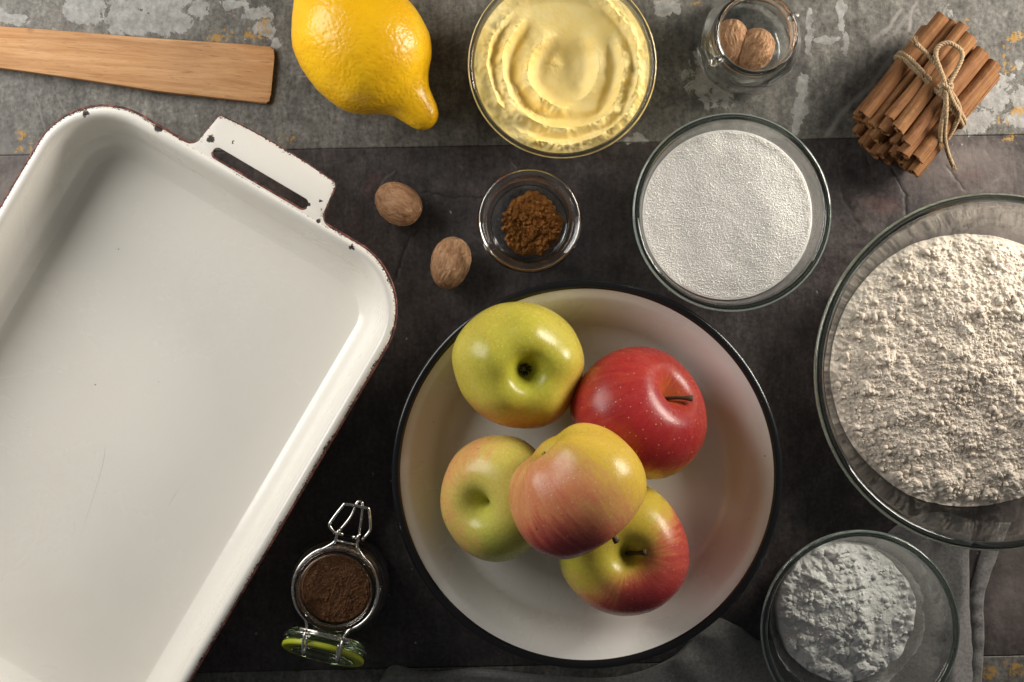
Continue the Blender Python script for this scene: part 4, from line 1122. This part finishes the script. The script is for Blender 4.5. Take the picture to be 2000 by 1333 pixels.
# ------------------------------------------------------------------ nutmegs
def nutmeg_mat():
    m = M("nutmeg"); v = m.co()
    w = m.warp(m.map(v, (1, 1, 0.30)), 130, 0.006)
    vein = m.noise(w, 330, 5, 0.65, 0.5); n = m.noise(v, 90, 4, 0.6)
    c = m.ramp(vein, [(0.30, (0.15, 0.064, 0.028)), (0.47, (0.36, 0.195, 0.100)), (0.68, (0.54, 0.34, 0.195))])
    c = m.mix(m.lin(n, 0.4, 0.75, 0, 0.5), c, (0.34, 0.165, 0.095))
    return m.set(color=c, rough=0.7, spec=0.25, normal=m.bump(vein, 0.9, 0.0014))
NUT = nutmeg_mat()
def nutmeg(c, axis_dir, L, W, label, seed, wr=1.0, group=None, spin=0.0):
    nt, nph = 110, 120
    th = np.linspace(0.01, PI - 0.01, nt); ph = np.arange(nph) / nph * TAU
    T, PH = np.meshgrid(th, ph, indexing='ij')
    r = W * np.sin(T) ** 0.92 * (1 + 0.05 * np.cos(T)); z = L * np.cos(T)
    X, Y = r * np.cos(PH), r * np.sin(PH)
    wx, wy = np.cos(PH + 0.5 * vnoise(T * 3, PH * 0 + 2, seed=seed)), np.sin(PH + 0.5 * vnoise(T * 3, PH * 0 + 2, seed=seed))
    rid = 1 - 2 * np.abs(fbm(wx * 5.5, wy * 5.5, T * 1.7, o=3, seed=seed))
    rid2 = fbm(wx * 13, wy * 13, T * 3.2, o=2, seed=seed + 5)
    groove = -np.exp(-((((PH - 1.2 + 0.1 * np.sin(T * 3) + PI) % TAU) - PI) / 0.16) ** 2) + 0.8 * np.exp(-((((PH - 1.5 + 0.1 * np.sin(T * 3) + PI) % TAU) - PI) / 0.10) ** 2)
    d = wr * (0.00050 * rid + 0.00028 * rid2) + 0.0005 * groove * np.sin(T)
    k = 1 + d / W
    V = np.stack([X * k, Y * k, z * (1 + 0.02 * rid)], -1).reshape(-1, 3)
    o = obj("nutmeg", mesh_np("nutmeg", V, grid_faces(nt, nph, True)), NUT)
    ax = Vector(axis_dir).normalized()
    rot = Vector((0, 0, 1)).rotation_difference(ax).to_matrix() @ Matrix.Rotation(spin, 3, 'Z')
    o.rotation_euler = rot.to_euler(); o.location = c
    zmin = (V @ np.array(rot).T)[:, 2].min()
    return tag(o, label, "nutmeg", group), zmin
def put_nut(px, py, z0, *a, **k):
    o, zm = nutmeg(Vector((0, 0, 0)), *a, **k)
    z = z0 - zm; o.location = P(px, py, z)
put_nut(778, 398, 0.0, (0.80, -0.55, 0.02), 0.0146, 0.0118, "plump nutmeg on the slate by the tray handle", 3, wr=0.8, group="nutmegs on the slate", spin=2.4)
put_nut(880, 514, 0.0, (0.24, 0.97, 0.03), 0.0155, 0.0114, "nutmeg with a pale ridge, between the enamel tray and the glass dish", 9, wr=1.2, group="nutmegs on the slate", spin=0.6)

# ------------------------------------------------------------------ nutmeg jar
NJ = P(1478, 65, 0.060)
def jar_profile(rm, rbod, H):
    t = 0.0026
    outer = [(0.0004, 0.0014), (rbod * 0.6, 0.0014), (rbod * 0.84, 0.0004), (rbod * 0.93, 0.0012), (rbod * 0.985, 0.005), (rbod, 0.012), (rbod, 0.030), (rbod * 0.985, 0.036), (rbod * 0.93, 0.0415), (rm * 0.985, H - 0.0135), (rm * 0.955, H - 0.0105), (rm * 0.965, H - 0.0075), (rm * 1.0, H - 0.0055), (rm * 1.01, H - 0.003), (rm * 0.985, H - 0.0008), (rm * 0.95, H)]
    inner = [(rm * 0.905, H - 0.0007), (rm * 0.875, H - 0.0025), (rm * 0.865, H - 0.006), (rm * 0.86, H - 0.0105), (rm * 0.875, H - 0.0135), (rbod * 0.93 - t, 0.0395), (rbod - t * 1.15, 0.0335), (rbod - t, 0.028), (rbod - t, 0.0125), (rbod - t * 1.3, 0.0075), (rbod * 0.80, 0.0050), (rbod * 0.5, 0.0046), (0.0004, 0.0046)]
    return [(max(p.x, 0.0004), p.y) for p in smooth_path([(r, z, 0) for r, z in outer + inner], 3)]
def build_nutmeg_jar():
    root = empty("nutmeg_jar", (NJ.x, NJ.y, 0)); tag(root, "small open clear glass jar holding two nutmegs", "jar")
    rm = 82 * K(0.060)
    prof = jar_profile(rm, 0.0294, 0.060)
    V, F = lathe(prof, 144)
    ph = np.arctan2(V[:, 1], V[:, 0])
    fac = np.exp(-((V[:, 2] - 0.022) / 0.016) ** 4)
    k = 1 + 0.010 * np.cos(10 * ph) * fac
    V[:, 0] *= k; V[:, 1] *= k
    obj("glass_body", mesh_np("glass_body", V, F[:, ::-1]), GLASS, root)
    for a, l in ((math.radians(214), 0.0075), (math.radians(25), 0.0035)):
        d = Vector((math.cos(a), math.sin(a), 0)); b = d * (rm * 0.99); b.z = 0.0535
        pts = [b, b + d * l * 0.45, b + d * l * 0.8, b + d * l * 0.96, b + d * l]
        v, f = tube(pts, [0.0026, 0.0025, 0.0024, 0.0018, 0.0006], 20)
        obj("glass_lug", mesh_np("glass_lug", v, f), GLASS, root)
build_nutmeg_jar()
put_nut(1427, 84, 0.0052, (0.10, 1.0, 0.0), 0.0140, 0.0098, "nutmeg half hidden by the jar's left side", 15, wr=1.4, group="nutmegs in the jar", spin=1.0)
put_nut(1474, 98, 0.0052, (0.45, 0.89, 0.05), 0.0132, 0.0098, "wrinkled nutmeg lying in the middle of the open jar", 27, wr=2.6, group="nutmegs in the jar", spin=0.2)

# ------------------------------------------------------------------ clip-top jar of ground coffee
CJ = P(653, 1155, 0.060)
METAL = M("polished_wire"); METAL_M = METAL.set(color=(0.62, 0.60, 0.56), metal=1.0, rough=METAL.lin(METAL.noise(METAL.co(), 300, 3), .3, .7, 0.16, 0.32))
GREEN_GLASS = glass_mat("green_tinted_glass", (0.55, 0.75, 0.40))
GSK = M("gasket_rubber"); GASKET = GSK.set(color=GSK.mix(GSK.noise(GSK.co(), 120, 3), (0.34, 0.39, 0.02), (0.42, 0.47, 0.035)), rough=0.45, sss=0.2, sssr=(1, 1, .2), ssss=0.003)
def build_coffee_jar():
    root = empty("clip_top_jar", (CJ.x, CJ.y, 0), math.radians(-13)); tag(root, "small clip-top glass jar with green gasket, wire clasp and hanging lid", "jar")
    rm = 80 * K(0.060); H = 0.060
    V, F = lathe(jar_profile(rm, 0.0292, H), 144)
    obj("glass_body", mesh_np("glass_body", V, F[:, ::-1]), GLASS, root)
    wr = 0.00085
    # neck wire: ring open at the clasp (local +y) and the hinge (local -y)
    rn = rm + 0.0012; zc = H - 0.0070
    ring = [(rn * math.cos(a), rn * math.sin(a), zc) for a in np.linspace(math.radians(72) - TAU, math.radians(108) - TAU + 0.0, 2)]
    right = [(0.0060, rn + 0.0092, zc + 0.0010), (0.0062, rn + 0.0055, zc + 0.0006), (0.0070, rn + 0.0016, zc)] + [(rn * math.cos(a), rn * math.sin(a), zc) for a in np.linspace(math.radians(62), math.radians(-58), 16)] + [(0.0112, -rn - 0.0002, zc), (0.0110, -rn - 0.0035, zc - 0.001)]
    left = [(-q[0], q[1], q[2]) for q in right]
    parts = [tube(smooth_path(right, 5), wr, 8), tube(smooth_path(left, 5), wr, 8)]
    # upper double ring
    parts.append(tube([((rm + 0.0006) * math.cos(a), (rm + 0.0006) * math.sin(a), zc - 0.0028) for a in np.linspace(0, TAU, 72)[:-1]], 0.0007, 8, closed=True))
    # eyes of the clasp arms and the short axle stubs
    for s in (1, -1):
        parts.append(tube([(s * 0.0060 + 0.0016 * math.cos(a) * 0.4, rn + 0.0082 + 0.0020 * math.cos(a), zc + 0.001 + 0.0020 * math.sin(a)) for a in np.linspace(0, TAU, 16)[:-1]], 0.0007, 6, closed=True))
        parts.append(tube([(s * 0.0062, rn + 0.0075, zc), (s * 0.0026, rn + 0.0070, zc)], 0.0011, 8))
        parts.append(tube([(s * 0.0112, -rn - 0.0125, zc - 0.006), (s * 0.0075, -rn - 0.0122, zc - 0.006)], 0.0010, 8))
    parts.append(tube([(-0.0060, rn + 0.0030, zc - 0.0015), (0.0060, rn + 0.0030, zc - 0.0015)], 0.0006, 8))
    parts.append(tube([(-0.0150, -rn - 0.0018, zc + 0.0004), (0.0150, -rn - 0.0018, zc + 0.0004)], 0.00115, 8))
    obj("neck_wire", mesh_np("neck_wire", *merge(parts)), METAL_M, root)
    # clasp: hexagonal bail and the inner locking loop
    hexa = [(-0.0075, rn + 0.0072, zc), (-0.0108, rn + 0.0095, zc), (-0.0116, rn + 0.0125, zc), (-0.0068, rn + 0.0232, zc - 0.001), (-0.0052, rn + 0.0246, zc - 0.001),
            (0.0060, rn + 0.0252, zc - 0.001), (0.0086, rn + 0.0240, zc - 0.001), (0.0115, rn + 0.0148, zc), (0.0112, rn + 0.0115, zc), (0.0085, rn + 0.0065, zc)]
    inner = [(-0.0060, rn + 0.0078, zc - 0.002), (-0.0010, rn + 0.0180, zc - 0.002), (0.0006, rn + 0.0265, zc - 0.002), (0.0026, rn + 0.0278, zc - 0.002), (0.0042, rn + 0.0262, zc - 0.002), (0.0052, rn + 0.0180, zc - 0.002), (0.0062, rn + 0.0078, zc - 0.002)]
    obj("clasp", mesh_np("clasp", *merge([tube(smooth_path(hexa, 5), 0.0009, 8), tube(smooth_path(inner, 5), 0.0008, 8)])), METAL_M, root)
    # lid hanging open from the hinge; its inner face looks outward (local -y) and a little up
    lid_r = 0.0240
    prof = [(0.0003, 0.0), (lid_r * 0.80, 0.0), (lid_r * 0.95, 0.0006), (lid_r, 0.0022), (lid_r, 0.0062), (lid_r * 0.97, 0.0072), (lid_r * 0.80, 0.0074), (lid_r * 0.785, 0.0080), (lid_r * 0.78, 0.0110), (lid_r * 0.75, 0.0118), (lid_r * 0.5, 0.0114), (0.0003, 0.0113)]
    pr = smooth_path([(r, z, 0) for r, z in prof], 3)
    V, F = lathe([(max(p.x, 0.0003), p.y) for p in pr], 96)
    lid = obj("lid", mesh_np("lid", V, F[:, ::-1]), GREEN_GLASS, root)
    tilt = math.radians(70)       # lid axis from up towards local -y
    lid.rotation_euler = (tilt, 0, 0)
    lid.location = (0.0, -rn - 0.0075, zc - 0.0225)
    pr = []
    for k in range(14):
        a = TAU * k / 14; ca, sa = math.cos(a), math.sin(a)
        pr.append((lid_r * 0.905 + 0.0030 * np.sign(ca) * abs(ca) ** 0.6, 0.0092 + 0.0018 * np.sign(sa) * abs(sa) ** 0.6))
    V, F = lathe(pr, 96, closed=True)
    obj("gasket", mesh_np("gasket", V, F), GASKET, lid)
    parts = [tube([((lid_r + 0.0008) * math.cos(a), (lid_r + 0.0008) * math.sin(a), 0.0040) for a in np.linspace(0, TAU, 72)[:-1]], 0.0008, 8, closed=True)]
    for s in (1, -1):
        # hinge loops over the lid's upper edge
        parts.append(tube(smooth_path([(s * 0.0105, lid_r - 0.001, 0.0030), (s * 0.0108, lid_r + 0.0035, 0.0038), (s * 0.0110, lid_r + 0.0045, 0.0068), (s * 0.0108, lid_r + 0.0020, 0.0120), (s * 0.0100, lid_r - 0.0035, 0.0155), (s * 0.0092, lid_r - 0.0030, 0.0120), (s * 0.0094, lid_r + 0.0010, 0.0070)], 5), 0.00085, 8))
    obj("lid_wire", mesh_np("lid_wire", *merge(parts)), METAL_M, lid)
    return rm
rm_c = build_coffee_jar()
LK = lump_field(0.026, 2600, 0.0004, 0.0011, 71, hf=0.9, power=2.4, cell=0.00022)
LK1 = lump_field(0.026, 60, 0.0015, 0.004, 72, hf=0.35, power=1.8, cell=0.00022)
rk = rm_c * 0.862 - 0.0006
def h_cof(x, y, rn, ph):
    return 0.0500 + 0.0012 * (1 - rn ** 2) + LK(x, y) * 0.5 + LK1(x, y) * 0.4 + 0.0014 * fbm(x * 70, y * 70, o=3, seed=73)
COF_M = powder_mat("brown_powder", (0.10, 0.045, 0.021), (0.19, 0.092, 0.045), 1000, 0.6, (0.035, 0.015, 0.008))
cof = heap("brown_powder", CJ, h_cof, lambda z: np.interp(np.asarray(z, float), [0.005, 0.0085, 0.0130, 0.0320, 0.0385, 0.0455, 0.0480], [0.0215, 0.0248, 0.0258, 0.0255, 0.0235, rk - 0.0002, rk]), 0.0050, COF_M, 110, 320)
nodules("powder_grains", cof, 5200, 0.00020, 0.00042, 3.0, h_cof, rk - 0.0004, COF_M, 74, lim=0.99)
tag(cof, "dark brown ground powder filling the clip-top jar", "powder")

# ------------------------------------------------------------------ cinnamon bundle tied with twine
def build_cinnamon():
    c0 = P(1814, 180, 0.018); ax = Vector((0.625, 0.780, 0.0)).normalized()
    rz = math.atan2(ax.y, ax.x)
    root = empty("cinnamon_bundle", (c0.x, c0.y, 0), rz)
    tag(root, "bundle of cinnamon sticks tied with jute twine on the slate", "cinnamon sticks")
    m = M("cinnamon_bark"); v = m.co()
    g = m.noise(m.map(v, (0.10, 1, 1)), 300, 5, 0.7, 0.4); n = m.noise(v, 130, 4, 0.65)
    c = m.ramp(g, [(0.25, (0.145, 0.058, 0.022)), (0.5, (0.285, 0.138, 0.055)), (0.75, (0.42, 0.235, 0.110))])
    c = m.mix(m.lin(n, 0.55, 0.75, 0, 0.55), c, (0.17, 0.085, 0.05))
    c = m.mix(m.lin(m.noise(v, 330, 3), 0.66, 0.72, 0, 0.5), c, (0.065, 0.032, 0.02))
    oi = m.n.new('ShaderNodeObjectInfo'); c = m.mix(m.lin(oi.outputs['Random'], 0, 1, 0.0, 0.55), c, m.mix(g, (0.10, 0.036, 0.014), (0.24, 0.105, 0.048)))
    c = m.mix(m.lin(m.noise(m.map(v, (0.06, 1, 1)), 800, 4, 0.75), 0.52, 0.66, 0, 0.6), c, (0.13, 0.05, 0.022))
    bark = m.set(color=c, rough=0.75, spec=0.2, normal=m.bump(m.math('ADD', g, n), 0.6, 0.0010))
    rng = random.Random(5)
    # rows: (y across, z) with local x = along the axis; +y = image up-left, -y = image down-right
    sticks = []
    rowspec = [(0.0040, -0.0075, [-0.0205, -0.0130, -0.0055, 0.0020, 0.0095, 0.0170]), (0.0106, -0.0055, [-0.0240, -0.0168, -0.0090, -0.0015, 0.0060, 0.0135, 0.0208]), (0.0174, -0.0025, [-0.0228, -0.0150, -0.0070, 0.0010, 0.0088, 0.0165, 0.0238]), (0.0243, 0.0015, [-0.0190, -0.0105, -0.0025, 0.0060, 0.0142, 0.0215]), (0.0305, 0.0030, [-0.0070, 0.0015, 0.0100])]
    for ri, (z, sh, ys) in enumerate(rowspec):
        for y in ys:
            r = 0.0036 + rng.uniform(-0.0008, 0.0008)
            sticks.append((y + rng.uniform(-.0006, .0006), z + rng.uniform(-.0005, .0005), r, sh + rng.uniform(-0.0035, 0.0035), 0.0360 + rng.uniform(-0.003, 0.003)))
    for i, (y, z, r, dx, hl) in enumerate(sticks):
        turns = rng.uniform(1.12, 1.5); dbl = rng.random() < 0.4; th0 = rng.uniform(0, TAU)
        tk = 0.00085
        cs = []; K_ = 44
        if dbl:   # two scrolls curling inwards from the outer bark
            span = TAU * 0.97; a0 = -span / 2
            for k in range(9):                    # first scroll, from its centre outwards
                f = k / 9; an = a0 - (1 - f) * 3.4; q = r * 0.50 - r * 0.26 * (1 - f)
                cx, cy_ = r * 0.48 * math.cos(a0), r * 0.48 * math.sin(a0)
                cs.append((cx + q * math.cos(an), cy_ + q * math.sin(an)))
            for k in range(31):
                an = a0 + span * k / 30; cs.append((r * math.cos(an), r * math.sin(an)))
            b0 = a0 + span
            for k in range(1, 10):
                f = k / 9; an = b0 + f * 3.4; q = r * 0.50 - r * 0.26 * f
                cx, cy_ = r * 0.48 * math.cos(b0), r * 0.48 * math.sin(b0)
                cs.append((cx + q * math.cos(an), cy_ + q * math.sin(an)))
        else:
            for k in range(K_):
                f = k / (K_ - 1); an = turns * TAU * f; q = r * (1 - 0.62 * f ** 0.8) if f > 0.0 else r
                q = r - (r * 0.38) * max(0, (an - TAU * 0.9)) / (turns * TAU - TAU * 0.9 + 1e-6) - 0.0002 * an / TAU
                cs.append((q * math.cos(an), q * math.sin(an)))
        cs = [(x * math.cos(th0) - y2 * math.sin(th0), x * math.sin(th0) + y2 * math.cos(th0)) for x, y2 in cs]
        cp = np.array(cs); tg = np.gradient(cp, axis=0); nn = np.stack([-tg[:, 1], tg[:, 0]], -1); nn /= np.maximum(np.linalg.norm(nn, axis=1, keepdims=True), 1e-9)
        loop = np.vstack([cp - nn * tk * 0.5, (cp + nn * tk * 0.5)[::-1]])
        nl = 15; rows = []
        wob1, wob2, ph1, ph2 = rng.uniform(0, .0007), rng.uniform(0, .0004), rng.uniform(0, 6), rng.uniform(0, 6)
        splay = rng.uniform(-0.02, 0.02)
        tw = rng.uniform(-0.25, 0.25)
        for k in range(nl):
            f = k / (nl - 1) * 2 - 1
            sc_ = 1 + 0.05 * math.sin(3 * f + ph1)
            ca, sa = math.cos(tw * f), math.sin(tw * f)
            L2 = np.stack([loop[:, 0] * ca - loop[:, 1] * sa, loop[:, 0] * sa + loop[:, 1] * ca], -1) * sc_
            jag = np.zeros(len(loop))
            if k in (0, nl - 1): jag = 0.00035 * np.array([math.sin(min(q, len(loop) - 1 - q) * 0.33 + i) + 0.5 * math.sin(min(q, len(loop) - 1 - q) * 0.9 + 2 * i) for q in range(len(loop))])
            rows.append(np.stack([f * hl + dx + jag, L2[:, 0] + wob1 * math.sin(2.4 * f + ph1) + splay * f * 0.03, L2[:, 1] + wob2 * math.sin(2 * f + ph2)], -1))
        V = np.vstack(rows); kk = len(loop)
        F = [tuple(f) for f in grid_faces(nl, kk, True)]
        half = kk // 2
        for base in (0, (nl - 1) * kk):
            for q in range(half - 1):
                fc = (base + q, base + q + 1, base + kk - 2 - q, base + kk - 1 - q)
                F.append(fc if base else fc[::-1])
        me = mesh_np("cinnamon_stick", V, F)
        bm = bmesh.new(); bm.from_mesh(me); bmesh.ops.recalc_face_normals(bm, faces=bm.faces); bm.to_mesh(me); bm.free(); me.shade_smooth(); me.set_sharp_from_angle(angle=1.0)
        o = obj("cinnamon_stick", me, bark, root); o.location = (0, y, z)
    # twine
    tm = M("jute_twine"); tv = tm.co(); tn = tm.noise(tv, 700, 4, 0.7)
    TW = tm.set(color=tm.ramp(tn, [(0.25, (0.19, 0.125, 0.065)), (0.5, (0.36, 0.26, 0.155)), (0.8, (0.52, 0.41, 0.27))]), rough=0.95, spec=0.1, normal=tm.bump(tn, 0.6, 0.0008))
    Mi = Matrix.Rotation(-rz, 3, 'Z')
    def loc(px, py, z):
        q = P(px, py, z); return Mi @ Vector((q.x - c0.x, q.y - c0.y, z))
    hairs = []
    def ply(path, r=0.00072, pitch=0.0056, fr=0.9, nh=0, thick=0.00082):
        pts = smooth_path(path, 12); acc = [0]
        for a, b in zip(pts[:-1], pts[1:]): acc.append(acc[-1] + (b - a).length)
        out = []
        T = [(pts[min(i + 1, len(pts) - 1)] - pts[max(i - 1, 0)]).normalized() for i in range(len(pts))]
        nrm = Vector((0, 0, 1)); 
        frames = []
        for t in T:
            nrm = (nrm - t * nrm.dot(t)).normalized(); frames.append((nrm.copy(), t.cross(nrm)))
        for s in range(3):
            pp = []
            for i, p in enumerate(pts):
                a = acc[i] / pitch * TAU + s * TAU / 3
                pp.append(p + (frames[i][0] * math.cos(a) + frames[i][1] * math.sin(a)) * r)
            out.append(tube(pp, thick, 7))
        for _ in range(nh):
            i = rng.randrange(1, len(pts) - 2); d = Vector((rng.uniform(-1, 1), rng.uniform(-1, 1), rng.uniform(-0.6, 1))).normalized()
            l = rng.uniform(0.002, 0.006); q = pts[i]
            d2 = (d + T[i] * rng.uniform(-1.2, 1.2)).normalized()
            hairs.append(tube([q, q + d * l * 0.5 + T[i] * 0.0006, q + d * l * 0.5 + d2 * l * 0.5], [0.00011, 0.00009, 0.00004], 4))
        return out
    top = 0.0345
    parts = []
    # bands round the bundle (two turns)
    for off in (0.0000, 0.0024):
        ring = []
        x0 = 0.0005 + off
        for k in range(29):
            a = k / 28 * TAU * 0.995 + 1.35
            ry, rz_ = 0.0292, 0.0170
            ca, sa = math.cos(a), math.sin(a)
            yy = ry * np.sign(ca) * abs(ca) ** 0.75; zz = 0.0168 + rz_ * np.sign(sa) * abs(sa) ** 0.8
            ring.append((x0 + 0.0045 * ca - 0.001 * sa, yy * 0.96, max(zz, 0.0008)))
        parts += ply(ring, nh=16)
    kn = (1848, 172)
    # knot
    parts += ply([loc(1838, 168, .0375), loc(1850, 158, .0395), loc(1858, 168, .0390), loc(1852, 184, .0395), loc(1840, 182, .0385), loc(1842, 166, .0405), loc(1856, 176, .041)], nh=10)
    # frayed end towards the upper left
    parts += ply([loc(1850, 170, .0395), loc(1835, 135, .0400), loc(1815, 110, .0392), loc(1790, 86, .0400)], nh=22)
    # standing loop
    parts += ply([loc(1848, 170, .040), loc(1838, 140, .041), loc(1828, 112, .0415), loc(1832, 92, .042), loc(1852, 84, .042), loc(1874, 96, .0415), loc(1879, 112, .041), loc(1868, 138, .0405), loc(1852, 166, .040)], nh=16)
    # two tails and the drooping loop
    parts += ply([loc(1850, 176, .040), loc(1845, 215, .0370), loc(1838, 248, .0330), loc(1836, 276, .0270)], nh=18)
    parts += ply([loc(1852, 176, .041), loc(1862, 200, .0380), loc(1873, 222, .0330), loc(1864, 248, .0270), loc(1850, 272, .0220)], nh=12)
    parts += ply([loc(1848, 178, .041), loc(1848, 220, .0375), loc(1845, 265, .0290), loc(1850, 295, .0200), loc(1860, 322, .0120)], nh=30)
    parts += ply([loc(1856, 178, .040), loc(1872, 205, .0350), loc(1876, 228, .0280)], nh=8)
    tw = obj("twine", mesh_np("twine", *merge(parts)), TW, root)
    # frayed brushes at the ends
    for (px, py, z), d in (((1788, 85, .0402), Vector((-0.4, 0.9, 0.2))), ((1861, 324, .0115), Vector((0.4, -0.8, -0.15))), ((1836, 278, .0265), Vector((-0.1, -1, -0.2)))):
        q = loc(px, py, z); dd = Mi @ d
        for _ in range(26):
            e = (dd + Vector((rng.uniform(-.5, .5), rng.uniform(-.5, .5), rng.uniform(-.4, .5)))).normalized(); l = rng.uniform(0.0015, 0.005)
            s = q + Vector((rng.uniform(-.001, .001), rng.uniform(-.001, .001), rng.uniform(-.001, .001))) - dd * 0.002
            hairs.append(tube([s, s + dd * 0.0025, s + dd * 0.0025 + e * l], [0.00022, 0.00018, 0.00005], 4))
    fz = obj("twine_fibres", mesh_np("twine_fibres", *merge(hairs)), TW, tw); fz["kind"] = "stuff"
build_cinnamon()
